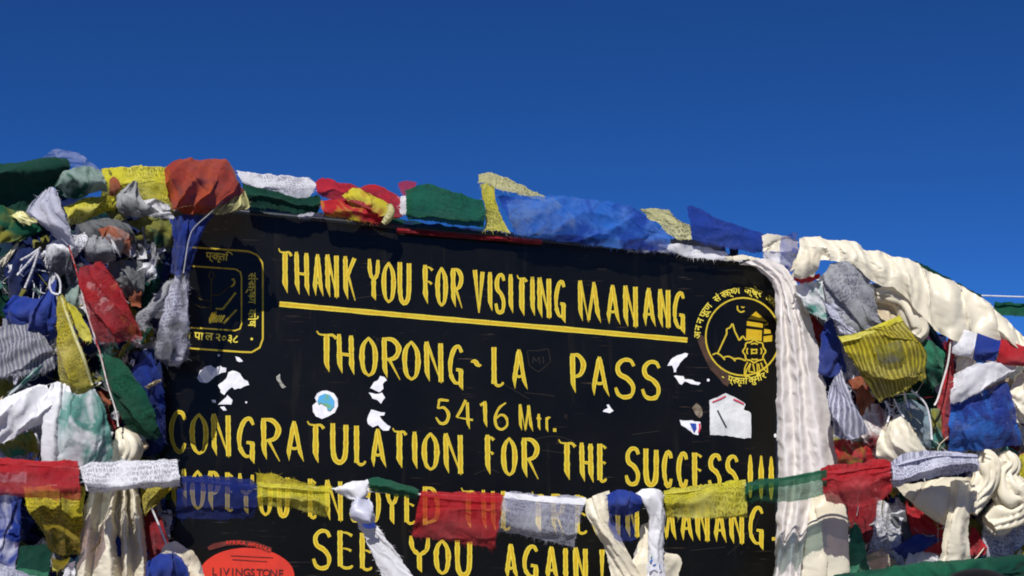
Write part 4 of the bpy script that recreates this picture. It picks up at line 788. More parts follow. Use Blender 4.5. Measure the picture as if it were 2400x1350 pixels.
# things tied to the bunting
cloth("ribbon", "white ribbon looped over the string with a long tail falling to the lower right", "ribbon", "826,1170,.16 845,1180,.165 868,1190,.16|838,1225,.17 860,1228,.175 880,1225,.17|866,1280,.16 888,1285,.165 912,1270,.16|890,1340,.15 920,1345,.155 962,1345,.15|905,1400,.15 940,1400,.155 1000,1400,.15", M("white", 0, 0, True), amp=.005, freq=9, ang=-25)
cloth("ribbon_bow", "white bow of the ribbon pinched at the string beside the green flag", "ribbon", "786,1144,.15 800,1138,.16 830,1130,.17 862,1124,.16|786,1150,.16 805,1152,.18 835,1150,.19 864,1142,.17|800,1162,.15 815,1168,.17 838,1170,.18 862,1160,.17", M("white", 0, 0, True), amp=.007, freq=20, ang=60)
cloth("ribbon_loop", "round loop hanging in the white ribbon, its shade painted in as lavender", "ribbon", "832,1166,.165 848,1160,.18 866,1172,.17|820,1192,.175 846,1190,.205 874,1196,.18|826,1216,.18 852,1218,.21 878,1214,.18|846,1230,.17 862,1234,.185 878,1230,.17", M("lav", 0, 0, True), amp=.006, freq=22, ang=20, flat=1.0)  # lavender instead of white puts the loop's shade into its colour
cloth("ribbon_stripe", "small blue striped patch on the white ribbon below its loop", "ribbon", "848,1228 862,1228 880,1224|856,1238 866,1240 880,1236", M("blue"), d=.20, amp=.001, fray=.0005)
cloth("scarf", "left arm of the cream silk scarf forming a V in front of AGAIN", "scarf", "1372,1172,.14 1395,1160,.16 1428,1150,.15|1376,1210,.15 1400,1212,.18 1432,1205,.16|1398,1250,.15 1420,1255,.18 1448,1250,.16|1422,1300,.14 1450,1305,.17 1478,1300,.16|1442,1400,.13 1480,1400,.15 1520,1400,.14", M("cream", 0, 0, True), amp=.014, freq=20, ang=-20, plain=True, crease=.6)
cloth("scarf", "right part of the cream scarf with a pointed corner near the bottom", "scarf", "1505,1230,.12 1515,1226,.13 1530,1228,.12|1490,1280,.13 1530,1285,.15 1556,1290,.13|1478,1320,.14 1530,1320,.16 1598,1308,.13|1470,1400,.13 1530,1400,.15 1578,1400,.12", M("cream", 0, 0, True), amp=.008, freq=12, ang=15, plain=True, crease=.6)
cloth("blue_knot", "bright blue knotted cloth tied on the string between cream and white scarves", "knotted cloth", "1422,1160,.17 1442,1150,.19 1470,1150,.19 1502,1162,.17|1424,1180,.19 1445,1180,.22 1475,1180,.22 1505,1178,.18|1428,1205,.17 1450,1208,.19 1475,1206,.19 1500,1196,.17", M("blue"), amp=.014, freq=24, ang=20)
cloth("blue_knot_tail", "sheer blue tail hanging below the blue knot over the cream scarf", "knotted cloth", "1426,1200,.18 1455,1205,.19 1486,1198,.18|1430,1235,.18 1460,1240,.19 1490,1235,.18|1444,1268,.17 1465,1270,.18 1491,1262,.17", M("blue", .50), amp=.006, freq=18, ang=0)
cloth("scarf", "white silk scarf with faint coloured embroidery hanging next to the blue knot", "scarf", "1484,1156,.16 1510,1144,.18 1540,1146,.17 1556,1162,.15|1508,1172,.17 1525,1170,.20 1545,1172,.19 1556,1185,.16|1520,1215,.16 1538,1216,.19 1552,1214,.18 1560,1210,.15|1522,1280,.15 1536,1280,.18 1546,1282,.17 1554,1282,.15|1512,1400,.14 1535,1400,.16 1548,1400,.16 1566,1400,.14", M("white", 0, 0, True), amp=.007, freq=16, ang=0)
sc = [o for o in COL.objects if o.get('label', '').startswith("white silk scarf with faint")][0]
for k, (pts, c) in enumerate((("1524,1318 1532,1310 1540,1316 1536,1324", "lblue"), ("1530,1326 1542,1322 1546,1332", "lblue"), ("1522,1340 1534,1334 1544,1342 1550,1336", "lav"), ("1526,1308 1534,1300 1542,1304", "teal"), ("1545,1236 1552,1242 1548,1250", "orange"))):
    tube("embroidery", None, None, pts, 2.2, M(c), d=.182, parent=sc, **CORD)

# ------------------------------------------------------------------ along the top of the sign
DS[0] = .42; DO[0] = 0.0
GT = "prayer flags lying along the top edge of the sign"
cloth(F, "white finely printed flag on the skyline right of the orange red bundle", C_, "552,402 610,404 670,410 726,416|560,420 610,424 670,432 738,434|572,432 620,445 680,462 722,474", M("white", 0, 3), d=.05, amp=.004, freq=8, ang=80, group=GT, bulge=.01)
cloth(F, "long dark green flag rolled under the white printed flag", C_, "566,428,.06 620,438,.09 690,458,.10 748,456,.08|572,455,.10 630,470,.13 700,478,.13 752,474,.10|582,485,.06 640,495,.08 700,505,.08 746,500,.06", M("dgreen", 0, 1), amp=.007, freq=9, ang=80, group=GT)
cloth(F, "blue grey scrap lying on the sign's top edge under the dark green flag", C_, "700,502 730,497 756,500|700,512 730,508 758,512", M("lav"), d=.03, amp=.003, group=GT)
cloth(F, "bright red flag on the skyline beside the white printed one", C_, "736,430,.03 760,415,.05 830,432,.05 940,460,.04|740,445,.05 780,445,.08 850,462,.08 942,480,.06|755,462,.03 800,480,.06 860,495,.06 942,508,.04", M("red", .06, 1), amp=.005, freq=8, ang=70, group=GT)
cloth(F, "dark red lower flag with yellow patches drooping over the top edge", C_, "752,470,.10 800,466,.12 850,482,.12 900,505,.10|756,490,.12 800,490,.15 850,502,.14 900,515,.11|765,508,.08 800,512,.10 850,520,.10 898,525,.08", M("red", 0, 0, False, "gold"), amp=.006, freq=14, ang=70, group=GT)
cloth(F, "yellow and orange curved band across the red flags on the top edge", C_, "800,462,.15 828,442,.15 870,455,.16 912,478,.15|806,468,.16 830,460,.17 868,474,.17 914,498,.16|815,470,.15 835,468,.16 864,484,.16 890,506,.15", M("yellow", 0, 0, False, "orange"), amp=.005, freq=12, group=GT)
tube(F, "bright yellow turned end of the curved band hanging at the sign's edge", C_, "912,478,.7 916,496,1.1 908,512,1.1 898,524,.7", 8, M("pyellow", 0, 1), d=.165, group=GT, seg=12)
cloth(F, "small red corner poking up before the round green flag", C_, "934,430 950,424 978,430|938,445 955,440 972,442|944,460 956,458 965,452", M("red", .3), d=.03, amp=.004, group=GT)
cloth(F, "small white pleated scrap between the red flags and the green flag", C_, "940,460 952,458 966,460|938,480 952,480 966,482|940,502 952,506 964,508", M("white"), d=.09, amp=.006, freq=30, ang=80, group=GT)
cloth(F, "rounded green flag bulging on the top edge left of the yellow one", C_, "948,446,.05 1000,428,.06 1060,445,.07 1132,470,.06|950,465,.09 1010,465,.12 1070,478,.12 1136,490,.09|952,495,.09 1010,500,.12 1070,510,.12 1138,512,.09|956,515,.06 1010,522,.08 1070,530,.08 1136,538,.06", M("green", .05, 1), amp=.006, freq=7, ang=80, group=GT)
cloth(F, "yellow printed flag standing up highest with its edge against the sky", C_, "1120,410 1138,406 1160,408 1220,432 1280,462|1122,428 1142,430 1170,444 1225,458 1276,472", M("pyellow", .1, 1), d=.05, amp=.004, freq=14, group=GT)
cloth(F, "yellow vertical fold dropping from the raised yellow flag to the sign", C_, "1128,432 1140,430 1158,440|1134,480 1146,480 1166,480|1136,520 1155,520 1180,520|1134,540 1165,542 1196,546", M("yellow", .05, 1), d=.07, amp=.006, freq=22, ang=0, group=GT)
cloth(F, "light blue gauzy flag spread along the top edge of the sign", C_, "1164,458,.08 1220,460,.09 1300,458,.09 1400,470,.09 1480,482,.09 1500,500,.08|1180,490,.11 1240,490,.13 1320,495,.14 1410,500,.13 1500,515,.12 1540,530,.10|1200,530,.11 1260,530,.13 1340,535,.14 1420,540,.13 1500,545,.12 1572,558,.10|1205,548,.08 1270,560,.09 1340,568,.09 1420,578,.09 1500,585,.09 1560,590,.08", M("lblue", .30, 0, False, "blue"), amp=.012, freq=15, ang=60, group=GT)
cloth(F, "whitish sheer fold lying over the light blue gauzy flag", C_, "1185,468,.16 1240,470,.18 1300,466,.17|1196,515,.20 1260,512,.22 1340,500,.20|1212,552,.17 1280,548,.19 1350,530,.18", M("pblue", .84), amp=.004, freq=14, ang=50, group=GT)
cloth(F, "yellow printed flag corner raised right of the light blue gauze", C_, "1496,490 1530,489 1568,492|1520,510 1550,508 1578,508|1545,525 1570,528 1618,530|1560,548 1590,560 1620,560", M("pyellow", .08, 1), d=.05, amp=.004, group=GT)
cloth(F, "violet blue flag with a raised corner above the round emblem side", C_, "1610,484,.05 1628,482,.06 1690,512,.06 1790,546,.05|1616,520,.08 1650,525,.10 1710,545,.10 1792,566,.08|1624,560,.06 1660,575,.08 1710,585,.08 1788,592,.06", M("blue", .16, 1), amp=.005, freq=7, ang=80, group=GT)
tube(F, "thin red rolled flag along the sign's top edge under green and blue flags", C_, "930,540 1000,546 1100,554 1200,562 1270,568", 5.5, M("dred"), d=.035, group=GT, folds=4, fd=.3, step=6)
cloth(F, "bluish white crumpled rag on the top edge below the violet blue flag", C_, "1505,578 1560,572 1620,575 1700,590|1510,590 1560,592 1620,600 1715,606", M("white", .1, 0, False, "blue"), d=.04, amp=.011, freq=26, ang=70, group=GT)
cloth(F, "white narrow rag trailing to the sign's rounded corner", C_, "1600,590 1660,598 1710,600 1742,606|1600,600 1660,608 1710,612 1740,618", M("white", .1), d=.06, amp=.008, freq=26, ang=70, group=GT)
cloth(F, "dark rag lying behind the gap between blue gauze and violet flag", C_, "1470,560 1540,560 1620,560 1700,575|1470,590 1540,592 1620,600 1700,610", M("dgrey", 0, 0, False, "dblue"), d=.0, amp=.009, group=GT)

cloth(F, "long dark blue and green rolled flag closing the gap along the sign's top edge", C_, "560,478,-.10 800,500,-.10 1000,522,-.10 1200,545,-.10 1450,565,-.10 1700,590,-.10|560,500,-.04 800,522,-.04 1000,542,-.04 1200,562,-.04 1450,586,-.04 1700,606,-.04|560,520,-.08 800,540,-.08 1000,560,-.08 1200,580,-.08 1450,604,-.08 1700,620,-.08", M("dblue", 0, 0, False, "dgreen"), amp=.006, freq=14, ang=80, group=GT, step=6)
# ------------------------------------------------------------------ right pile
DS[0] = 1.0
GR = "loose prayer flags on the right pile"; GS = None
cloth("scarf", "cream scarf bundle at the top right corner of the sign", "scarf", "1784,552 1800,546 1832,550 1872,566|1786,572 1806,570 1838,576 1872,588|1788,592 1810,592 1840,596 1866,602", M("cream", 0, 0, True), d=.07, amp=.014, freq=20, ang=60, plain=True, crease=.6)
cloth(F, "sheer dark violet flag hanging over the cream bundle at the top right", C_, "1832,552 1852,546 1871,546|1828,580 1850,585 1870,590|1842,610 1854,625 1868,642", M("blue", .45, 0, False, "dgrey"), d=.11, amp=.006, freq=24, group=GR)
cloth(F, "blue and white striped strip under the cream bundle at the corner", C_, "1784,596 1810,590 1845,598 1866,608|1790,606 1820,606 1850,616 1866,628|1808,618 1830,622 1850,634 1866,640", M("white", 0, 0, False, "blue"), d=.09, amp=.006, freq=18, ang=80, group=GR)
def long_scarf():
    rows = "1872,556,.10 1900,554,.11 1950,562,.11 2000,564,.11 2030,586,.11 2072,590,.11 2092,604,.11 2130,608,.11 2200,645,.11 2290,688,.11 2350,742,.11 2420,805,.11 2480,860,.11|1874,585,.15 1910,580,.18 1960,585,.19 2010,595,.19 2050,620,.19 2085,630,.19 2115,645,.19 2150,660,.18 2220,700,.18 2300,745,.18 2360,790,.17 2430,850,.16 2480,900,.14|1850,635,.13 1890,622,.16 1940,610,.18 2000,620,.18 2035,655,.19 2070,672,.18 2095,672,.18 2135,710,.17 2180,760,.17 2240,802,.16 2310,795,.16 2400,830,.14 2480,960,.12"
    cloth("scarf", "long cream silk scarf stretched along the right skyline with many cross folds", "scarf", rows, M("cream", 0, 0, True), amp=.015, freq=11, ang=-26, step=2.6, lump=.35, crease=1.5, over=1.1, flat=.4, plain=True)
long_scarf()
cloth("scarf", "short cream scarf end dropping below the long scarf's left end", "scarf", "1880,590,.19 1905,584,.20 1925,600,.19|1866,622,.18 1890,615,.20 1920,625,.18|1852,645,.16 1875,652,.17 1905,648,.16", M("cream", 0, 0, True), amp=.013, freq=26, ang=-25, plain=True, crease=.6)
cloth(F, "red scrap tucked between the cream scarf end and the grey flag", C_, "1860,648 1885,650 1922,640|1862,658 1888,664 1924,652", M("red"), d=.15, amp=.004, group=GR)
cloth(F, "thin dark green flag edge lying behind the long scarf against the sky", C_, "2120,606 2160,618 2230,656 2300,690|2124,630 2160,645 2230,680 2300,715", M("dgreen"), d=.05, amp=.004, group=GR)
cloth(F, "green flag piece behind the long scarf at the right edge of the picture", C_, "2330,708 2370,708 2440,712|2330,745 2370,740 2440,742", M("green"), d=.03, amp=.004, group=GR)
tube("cord", "thin white cord running level out to the right against the sky", "cord", "2280,692 2340,694 2460,698", 1.8, M("white"), d=.05, **CORD)
cloth(F, "large grey printed flag bunched below the long scarf", C_, "1925,645,.14 1960,612,.17 2000,612,.18 2035,640,.16|1930,690,.15 1970,680,.20 2010,685,.21 2050,700,.17|1950,725,.15 1990,730,.20 2030,738,.20 2062,745,.17|1960,780,.14 2000,785,.17 2050,780,.17 2085,768,.15", M("grey", 0, 1), amp=.012, freq=17, ang=-25, group=GR)
cloth(F, "lower grey printed flag draped diagonally above the yellow flag", C_, "1930,710 1960,715 1990,735|1950,745 1990,750 2040,765|1968,780 2010,790 2060,788", M("lav", 0, 1), d=.19, amp=.008, freq=16, ang=-50, group=GR)
cloth(F, "pale bluish green rag beside the big scarf near the sign corner", C_, "1862,668 1890,662 1932,655|1872,695 1900,700 1935,705|1900,735 1920,745 1940,752", M("white", 0, 0, False, "teal"), d=.15, amp=.008, freq=16, ang=-40, group=GR)
cloth(F, "thin red strip showing along the big scarf's right side at the top", C_, "1864,680 1872,690 1880,700|1872,715 1880,722 1888,730|1882,752 1888,756 1894,760", M("red"), d=.10, amp=.003, group=GR)
tube("scarf_loop", "cream scarf loop sticking out like a ring above the yellow flag", "scarf", "2050,692,.8 2085,690,1.2 2115,705,1.4 2135,735,1.6 2150,770,1.5 2140,790,1.2", 17, M("cream", 0, 0, True), d=.16, folds=6, fd=.3)
cloth("scarf_loop", "darker beige patch painted as the shade inside the cream scarf loop", "scarf", "2052,696 2080,700 2108,715|2058,725 2085,735 2112,745|2066,748 2090,755 2108,752", M("beige", 0, 0, True), d=.17, amp=.004, bulge=-.02)  # darker beige sheet painted as the shade in the loop's hollow
cloth(F, "square yellow flag with bold printed text lines and a dark central picture", C_, "1968,792,.21 2010,785,.23 2060,765,.24 2112,742,.22|1990,830,.21 2035,828,.25 2090,810,.26 2145,785,.22|2020,880,.20 2065,880,.24 2120,868,.25 2172,832,.21|2064,938,.18 2095,928,.21 2130,912,.22 2168,885,.19", M("gold", .05, 2), amp=.006, freq=7, ang=-60, group=GR)
yf = [o for o in COL.objects if o.get('label', '').startswith("square yellow flag with bold")][0]
V_, F_, U_ = grid_cloth("1962,786,.215 1990,828,.22 2020,880,.21 2062,944,.19|1974,790,.222 2000,830,.227 2032,880,.218 2074,936,.196", .2, .001, 10, 0, 0, fray=.001)
mesh_obj("hem", V_, F_, M("yellow"), yf, U_)
V_, F_, U_ = grid_cloth("1966,790,.217 2010,780,.236 2060,760,.246 2112,738,.226|1974,802,.226 2016,792,.245 2066,772,.254 2120,750,.232", .2, .001, 10, 0, 0, fray=.001)
mesh_obj("hem", V_, F_, M("yellow"), yf, U_)
# printed picture in the middle of the yellow flag
V_, F_, U_ = grid_cloth("2048,812,.262 2075,806,.272 2098,800,.274 2112,800,.268|2052,832,.262 2080,832,.272 2104,828,.274 2122,824,.264|2064,852,.255 2088,852,.266 2106,848,.266 2124,842,.256", .2, .0035, 20, 0, 0, fray=.006)
mesh_obj("printed_picture", V_, F_, M("olive", .35, 0, False, "dgrey"), yf, U_)
for k, (pts, lab) in enumerate((("2074,940 2085,965 2080,990", "white fringe thread at the yellow flag's lowest corner"), ("2120,920 2124,940 2130,955", "short pale thread hanging from the yellow flag's bottom hem"), ("2136,915 2168,945 2180,985 2184,1030", "long white cord curving down below the yellow flag"), ("2228,800 2222,850 2208,900 2198,935 2190,950", "pinkish cord running down beside the bright red strip"), ("2095,935 2110,965 2118,978", "crooked white thread below the middle of the yellow flag"))):
    tube("thread", lab, "thread", pts, 2.3, M(("white", "white", "white", "pink", "white")[k]), d=.19, **CORD)
for i, (rows, col, lab) in enumerate((
    ("2152,792,.13 2180,798,.15 2214,826,.14|2150,840,.14 2185,850,.17 2214,858,.15|2160,890,.12 2180,908,.14 2202,900,.13", ("lgreen", 0, 0, False, "dgreen"), "green crumpled rag right of the square yellow flag"),
    ("2130,712,.10 2150,722,.12 2170,742,.11|2160,760,.11 2180,775,.13 2200,790,.12|2195,815,.09 2210,830,.10 2224,835,.10", ("dgreen", 0, 0, False, "dblue"), "dark teal strip in the gap under the long scarf"),
    ("1938,725,.10 1948,740,.12 1958,770,.12|1925,800,.11 1945,810,.13 1975,830,.12|1918,872,.10 1945,880,.12 1985,875,.11", ("blue",), "blue folded flag left of the square yellow flag"),
    ("1958,770,.09 1975,790,.11 1985,800,.11|1965,830,.09 1985,840,.11 2010,860,.11|1975,880,.09 2000,900,.11 2035,930,.11", ("lav", 0, 1), "grey lavender printed flag behind the yellow flag's left hem"),
    ("1960,980,.06 1990,985,.07 2010,990,.07|1925,890,.05 1940,920,.07 1960,990,.07|1930,860,.05 1950,870,.06 1970,870,.06", ("dblue",), "narrow navy flag right along the big pale scarf"),
    ("1990,890,.10 2015,880,.12 2030,900,.11|2005,930,.11 2030,930,.14 2050,945,.12|2020,985,.09 2036,990,.11 2050,985,.10", ("rust",), "rust brown rag left below the yellow flag"),
    ("2010,1000,.12 2035,950,.14 2062,945,.14|2020,1030,.13 2050,1010,.16 2085,985,.15|2035,1070,.11 2060,1075,.14 2080,1060,.13", ("pink", 0, 1, False, "dred"), "pink and grey striped crumpled flag below the rust rag"),
    ("2100,945,.09 2140,935,.11 2172,955,.10|2110,990,.10 2150,1000,.12 2190,1000,.11|2140,1030,.08 2165,1050,.10 2205,1050,.09", ("pblue", .3), "pale blue sheer flag below the yellow flag"),
    ("2180,960,.11 2192,955,.13 2202,960,.12|2182,1000,.12 2196,1000,.14 2208,1000,.13|2186,1050,.11 2200,1055,.12 2215,1050,.11", ("olive", 0, 0, False, "teal"), "olive green twisted rag between pale blue flag and red strip"),
    ("2220,775,.12 2228,780,.13 2238,800,.12|2212,880,.12 2224,885,.14 2238,890,.13|2196,960,.11 2215,965,.13 2232,960,.12|2200,1020,.11 2215,1030,.12 2228,1030,.11", ("red",), "bright red vertical strip left of the blue flag at the right"),
    ("2245,835,.12 2265,830,.14 2290,850,.13|2240,855,.13 2262,855,.15 2285,862,.14|2240,885,.11 2262,880,.13 2280,875,.12", ("cream", 0, 0, True), "cream silk scrap above the white over blue flag"),
    ("2280,838,.12 2300,845,.13 2330,850,.12|2284,860,.12 2302,862,.13 2330,862,.12", ("lblue",), "small light blue scrap under the three coloured flag"),
    ("1955,1030,.12 1990,1032,.14 2040,1045,.13|1960,1070,.13 1995,1070,.15 2045,1070,.14|1968,1115,.11 2000,1115,.13 2050,1110,.12", ("red", .15, 0, False, "olive"), "dark red sheer flag just above the red bunting flag on the right"),
    ("2385,880,.12 2410,870,.14 2470,870,.13|2366,920,.13 2400,930,.16 2470,930,.14|2380,990,.12 2410,990,.14 2470,990,.13", ("cream", 0, 0, True), "cream scarf fold at the right edge beside the blue flag"),
    ("2290,780,.02 2350,790,.03 2470,800,.02|2290,840,.04 2350,850,.05 2470,850,.04|2290,900,.03 2350,910,.04 2470,910,.03", ("beige", 0, 0, False, "dgrey"), "shaded beige rag in the gap behind the three coloured band"),
    ("2385,1075,.10 2400,1060,.12 2470,1060,.12|2390,1120,.10 2410,1120,.12 2470,1120,.12|2394,1180,.09 2410,1180,.10 2470,1180,.10", ("yellow", 0, 1), "yellow sliver of flag at the right edge above the white rags"),
    ("2085,830,.05 2120,850,.06 2160,860,.06|2090,930,.05 2140,930,.08 2200,930,.07|2110,1000,.05 2150,1000,.07 2220,1010,.06", ("dgreen",), "dark green rag deep in the shade below the yellow flag"),
    ("2060,1090,.10 2090,1075,.12 2130,1090,.12|2050,1060,.10 2070,1075,.13 2110,1100,.12|2045,1020,.09 2060,1040,.12 2080,1080,.12", ("teal", 0, 0, False, "white"), "teal and white scrap at the left of the cream lump"),
    )):
    cloth(F if "scarf" not in lab and "silk" not in lab else "scarf", lab, C_ if "scarf" not in lab and "silk" not in lab else "scarf", rows, M(*col), amp=.010, freq=22, ang=(i * 31) % 80 - 35, bulge=.006, group=GR)
cloth(F, "white flag with fine printed text lines curving along the big pale scarf", C_, "1945,905,.15 1958,880,.17 1972,868,.17|1942,935,.16 1965,930,.19 1995,925,.17|1948,975,.16 1980,975,.20 2018,985,.17|1955,1022,.14 1990,1030,.17 2035,1015,.15", M("lav", 0, 2), amp=.007, freq=12, ang=-30, group=GR)
cloth("scarf", "cream silk lump bulging just above the white crumpled bunting flag", "scarf", "2070,1000,.13 2098,975,.16 2112,975,.16 2135,1000,.15|2058,1035,.15 2095,1020,.20 2130,1025,.20 2160,1040,.17|2056,1065,.15 2095,1060,.20 2140,1060,.20 2182,1070,.16|2075,1090,.13 2110,1092,.16 2150,1090,.16 2186,1082,.14", M("cream", 0, 0, True), amp=.018, freq=15, ang=-35, plain=True, crease=.6)
cloth(F, "white upper half of a flag folded over the blue one at the right", C_, "2236,878,.16 2270,860,.18 2320,850,.18 2385,848,.16|2232,915,.18 2270,905,.21 2320,890,.20 2378,868,.17|2228,945,.17 2262,935,.19 2310,912,.18 2352,888,.16", M("white", .08), amp=.008, freq=14, ang=60, group=GR)
cloth(F, "large deep blue printed flag hanging at the right", C_, "2228,935,.15 2280,925,.17 2330,905,.17 2364,895,.15|2222,980,.16 2280,975,.19 2340,965,.19 2380,950,.16|2222,1020,.16 2280,1020,.19 2345,1012,.19 2390,1005,.16|2222,1056,.14 2280,1055,.16 2345,1050,.16 2396,1042,.14", M("blue", .08, 1, False, "lblue"), amp=.008, freq=10, ang=0, group=GR)
tri = empty("tricolour_band", P(2310, 815, .16)); tag(tri, "band of white, blue and red cloth under the long scarf at the right", "flag band")
for rows, c, nm in (("2238,768,.17 2265,772,.19 2290,780,.19|2232,800,.18 2258,803,.20 2284,810,.20|2230,826,.17 2255,832,.18 2278,838,.18", "white", "white_section"), ("2291,780,.19 2318,788,.19 2345,796,.19|2285,810,.20 2312,818,.20 2340,822,.20|2279,838,.18 2305,846,.18 2333,849,.18", "blue", "blue_section"), ("2346,796,.19 2380,804,.19 2440,820,.18|2341,822,.20 2378,828,.20 2440,838,.18|2334,849,.18 2375,850,.18 2440,855,.17", "red", "red_section")):
    V_, F_, U_ = grid_cloth(rows, .18, .003, 8, 70, 0, fray=.001); mesh_obj(nm, V_, F_, M(c), tri, U_)
# the big pale scarf over the sign's right edge
cloth("scarf", "big pinkish white silk scarf falling over the sign's right edge", "scarf", "1735,616,0.100 1750,613,0.108 1760,611,0.103 1774,609,0.110 1792,608,0.104 1810,610,0.109 1819,614,0.103 1835,620,0.101|1775,628,0.100 1788,630,0.108 1796,631,0.103 1809,632,0.110 1825,636,0.104 1840,641,0.109 1848,647,0.103 1862,655,0.101|1812,670,0.100 1822,672,0.114 1828,675,0.105 1839,678,0.119 1852,683,0.107 1862,688,0.117 1868,694,0.106 1880,700,0.101|1818,765,0.100 1828,765,0.131 1838,765,0.111 1856,765,0.140 1869,765,0.116 1879,765,0.137 1890,765,0.112 1905,765,0.103|1820,885,0.100 1830,885,0.131 1849,885,0.111 1871,885,0.140 1882,885,0.116 1897,885,0.137 1918,885,0.112 1932,885,0.103|1822,1005,0.100 1837,1005,0.131 1860,1005,0.111 1876,1005,0.140 1889,1005,0.116 1915,1005,0.137 1937,1005,0.112 1950,1005,0.103|1824,1130,0.100 1846,1130,0.131 1863,1130,0.111 1879,1130,0.140 1902,1130,0.116 1931,1130,0.137 1947,1130,0.112 1966,1130,0.103|1818,1262,0.100 1831,1262,0.131 1840,1262,0.111 1858,1262,0.140 1875,1262,0.116 1888,1262,0.137 1898,1262,0.112 1915,1262,0.103|1808,1400,0.100 1816,1400,0.131 1830,1400,0.111 1850,1400,0.140 1861,1400,0.116 1871,1400,0.137 1886,1400,0.112 1900,1400,0.103", M("pink", 0, 0, True), amp=.008, freq=6, ang=4, step=3, plain=True, crease=.35, lump=.5, over=.5, flat=1.0)
cloth("scarf", "second pale scarf tail with a square shadow beside the big scarf's lower end", "scarf", "1905,1160,.12 1930,1158,.14 1966,1160,.12|1898,1230,.13 1930,1230,.15 1974,1230,.13|1890,1300,.13 1930,1300,.15 1980,1300,.13|1880,1400,.12 1930,1400,.14 1982,1400,.12", M("cream", 0, 0, True), amp=.010, freq=12, ang=0, plain=True, crease=.6)
cloth("scarf", "thin cream twist of scarf along the sign's rounded top right corner", "scarf", "1700,602 1760,600 1800,616 1850,650|1705,612 1755,612 1795,630 1845,672", M("cream", 0, 0, True), d=.05, amp=.011, freq=30, ang=0, plain=True, crease=.6)
# lower right
cloth("scarf", "cream scarf spread below the white bunting flag on the right", "scarf", "2095,1135,.14 2150,1130,.16 2220,1120,.16 2290,1118,.14|2120,1165,.15 2165,1165,.18 2225,1165,.18 2285,1160,.15|2150,1190,.14 2185,1195,.17 2220,1190,.17 2262,1190,.15|2190,1218,.12 2205,1225,.13 2215,1225,.13 2230,1220,.12", M("cream", 0, 0, True), amp=.020, freq=12, ang=60, plain=True, crease=.6)
cloth("scarf", "cream scarf tail hanging straight down at lower right", "scarf", "2228,1130,.17 2245,1125,.19 2285,1130,.17|2226,1180,.18 2250,1180,.20 2278,1180,.18|2212,1240,.17 2240,1240,.20 2270,1240,.17|2200,1315,.15 2235,1315,.18 2276,1315,.15", M("cream", 0, 0, True), amp=.015, freq=20, ang=0, plain=True, crease=.6)
tube("scarf", "rope-like cream scarf twisting down by the right edge", "scarf", "2350,1060,.5 2360,1085,1.0 2345,1110,1.1 2360,1150,1.4 2385,1180,1.3 2350,1215,1.2 2320,1235,.9", 26, M("cream", 0, 0, True), d=.15, folds=9, fd=.42, twist=1.6)
tube("scarf", "smaller cream scarf knot next to the end of the white bunting flag", "scarf", "2300,1072,.8 2315,1080,1.2 2312,1120,1.3 2290,1160,1.2 2272,1200,.8", 20, M("cream", 0, 0, True), d=.17, folds=9, fd=.42, twist=1.4)
for i, (rows, col, lab, d_) in enumerate((
    ("2120,1172 2150,1185 2172,1205|2130,1220 2165,1235 2215,1240|2145,1285 2175,1295 2208,1302", ("red",), "flat red flag below the spread cream scarf", .10),
    ("2275,1235 2292,1245 2302,1262|2268,1265 2290,1272 2312,1285|2272,1300 2288,1305 2306,1300", ("red",), "small red triangular flag right of the hanging cream tail", .11),
    ("2050,1165 2090,1180 2130,1175|2040,1240 2080,1245 2110,1240|2028,1320 2070,1330 2120,1320|2030,1400 2070,1400 2130,1400", ("white", 0, 1, False, "grey"), "white tattered flag right of the lower green flag", .09),
    ("2310,1218 2350,1215 2400,1212 2460,1212|2300,1260 2345,1262 2400,1260 2460,1260|2300,1305 2350,1310 2400,1305 2460,1305", ("white", 0, 1), "white tattered flag in the lower right corner", .10),
    ("1985,1170 2020,1175 2060,1170|1990,1215 2020,1220 2050,1215|1998,1275 2020,1280 2040,1270", ("dred", .1), "dark red flag hanging below the red bunting flag on the right", .10),
    ("1992,1240 2004,1228 2016,1238|1988,1290 2008,1290 2030,1290|1986,1350 2012,1350 2042,1350", ("lgreen",), "narrow green flag standing by the second pale scarf tail", .13),
    ("2110,1150 2130,1165 2160,1190|2100,1160 2120,1185 2150,1215", ("dgreen",), "dark green folded corner under the white bunting flag", .09),
    ("2128,1290 2160,1285 2200,1300|2120,1330 2160,1335 2205,1335", ("white",), "white cloth strip under the flat red flag", .10),
    ("2290,1130 2330,1140 2400,1180|2280,1200 2330,1200 2400,1220|2290,1240 2330,1240 2400,1240", ("dblue", 0, 0, False, "beige"), "shaded rag behind the rope-like scarf", .05))):
    cloth(F, lab, C_, rows, M(*col), d=d_, amp=.010, freq=18, ang=(i * 41) % 70 - 30, bulge=.006, group=GR)
cloth("green_cloth", "dark green cloth stretched across the bottom right corner", "cloth", "1955,1346,.20 2050,1336,.21 2150,1322,.22 2250,1312,.22 2350,1300,.22 2470,1290,.20|1955,1362,.23 2050,1352,.25 2150,1338,.27 2250,1328,.27 2350,1316,.26 2470,1306,.24|1955,1420,.22 2050,1420,.24 2150,1420,.25 2250,1420,.25 2350,1420,.25 2470,1420,.22", M("green", 0, 0, False, "dgreen"), amp=.006, freq=8, ang=80)
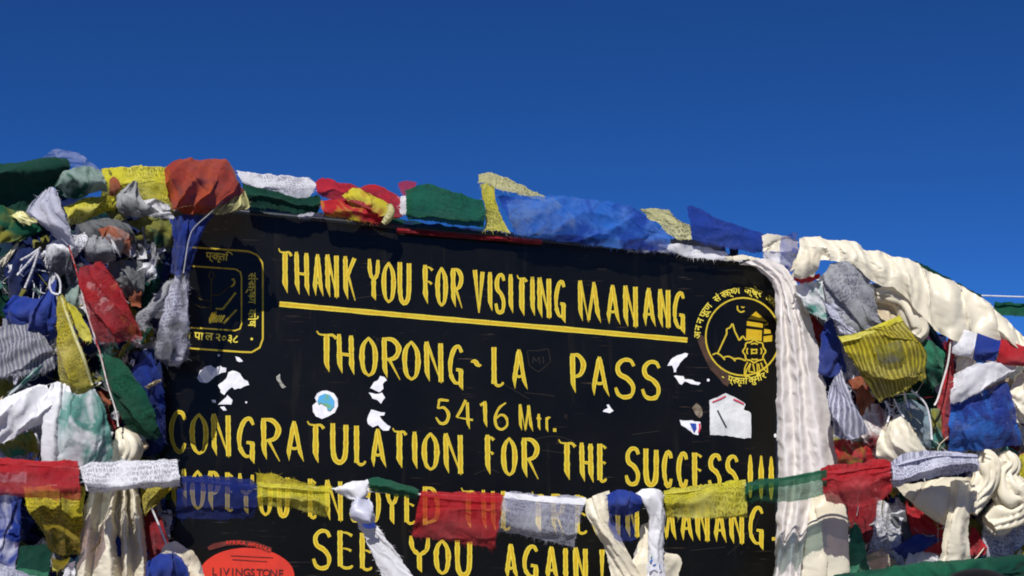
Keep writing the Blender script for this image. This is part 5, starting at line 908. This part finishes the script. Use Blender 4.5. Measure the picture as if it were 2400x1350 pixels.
def dome():
    V, F_ = [], []; c = P(2292, 1372, .31); r = .070
    for j in range(13):
        for i in range(32):
            a = 2 * math.pi * i / 32; p = j / 12 * math.pi * .55
            V.append(c + BT * (r * math.sin(p) * math.cos(a)) + BN * (r * .75 * math.sin(p) * math.sin(a)) + Vector((0, 0, r * .5 * math.cos(p))))
    for j in range(12):
        for i in range(32): F_.append((j * 32 + i, j * 32 + (i + 1) % 32, (j + 1) * 32 + (i + 1) % 32, (j + 1) * 32 + i))
    tag(mesh_obj("black_dome", V, F_, cloth_mat("black")), "black rounded top poking up before the green cloth at the bottom edge", "dark_dome")  # plain black dome set in front of the green cloth
dome()

def threads(label, poly, n, d0, d1, rng):
    mats = [M(k) for k in ("white", "grey", "lav", "cream", "pink", "olive", "dred")]; VV, FF, UU, MI = [], [], [], []; xs = [p[0] for p in poly]; ys = [p[1] for p in poly]; k = 0
    while k < n:
        x, y = rng.uniform(min(xs), max(xs)), rng.uniform(min(ys), max(ys))
        if not inside(poly, x, y): continue
        k += 1; a = rng.gauss(math.pi / 2, .7); l = rng.uniform(25, 90); d = rng.uniform(d0, d1); pts = []; c0 = rng.uniform(-.9, .9)
        for i in range(5):
            pts.append((x, y, d + rng.uniform(-.006, .006), 1 - .1 * i)); x += math.cos(a) * l / 4; y += math.sin(a) * l / 4; a += c0 * .5 + rng.uniform(-.35, .35)
        V, F0, UV = tube_geo(pts, rng.uniform(.8, 1.7), seg=5, step=8, lump=.1)
        b = len(VV); VV += V; UU += UV; FF += [tuple(i + b for i in f) for f in F0]; MI += [rng.choice((0, 0, 0, 1, 1, 2, 3, 4, 5, 6))] * len(F0)
    tag(mesh_obj("loose_threads", VV, FF, mats, None, UU, mi=MI), label, "threads", None, 'stuff')
threads("loose frayed threads hanging all over the left flag pile", [(0, 560), (110, 560), (300, 520), (380, 560), (380, 900), (300, 1300), (0, 1300)], 55, .08, .145, random.Random(11))
threads("loose frayed threads hanging all over the right flag pile", [(1950, 750), (2240, 850), (2400, 950), (2400, 1300), (1990, 1300)], 50, .09, .15, random.Random(12))
threads("thin fringe of white threads fanned out below the yellow flag on the right", [(2070, 930), (2130, 915), (2140, 960), (2085, 975)], 16, .12, .18, random.Random(13))
threads("fringe of frayed white threads at the far left of the pile", [(45, 585), (100, 580), (90, 640), (40, 660)], 8, .12, .15, random.Random(14))
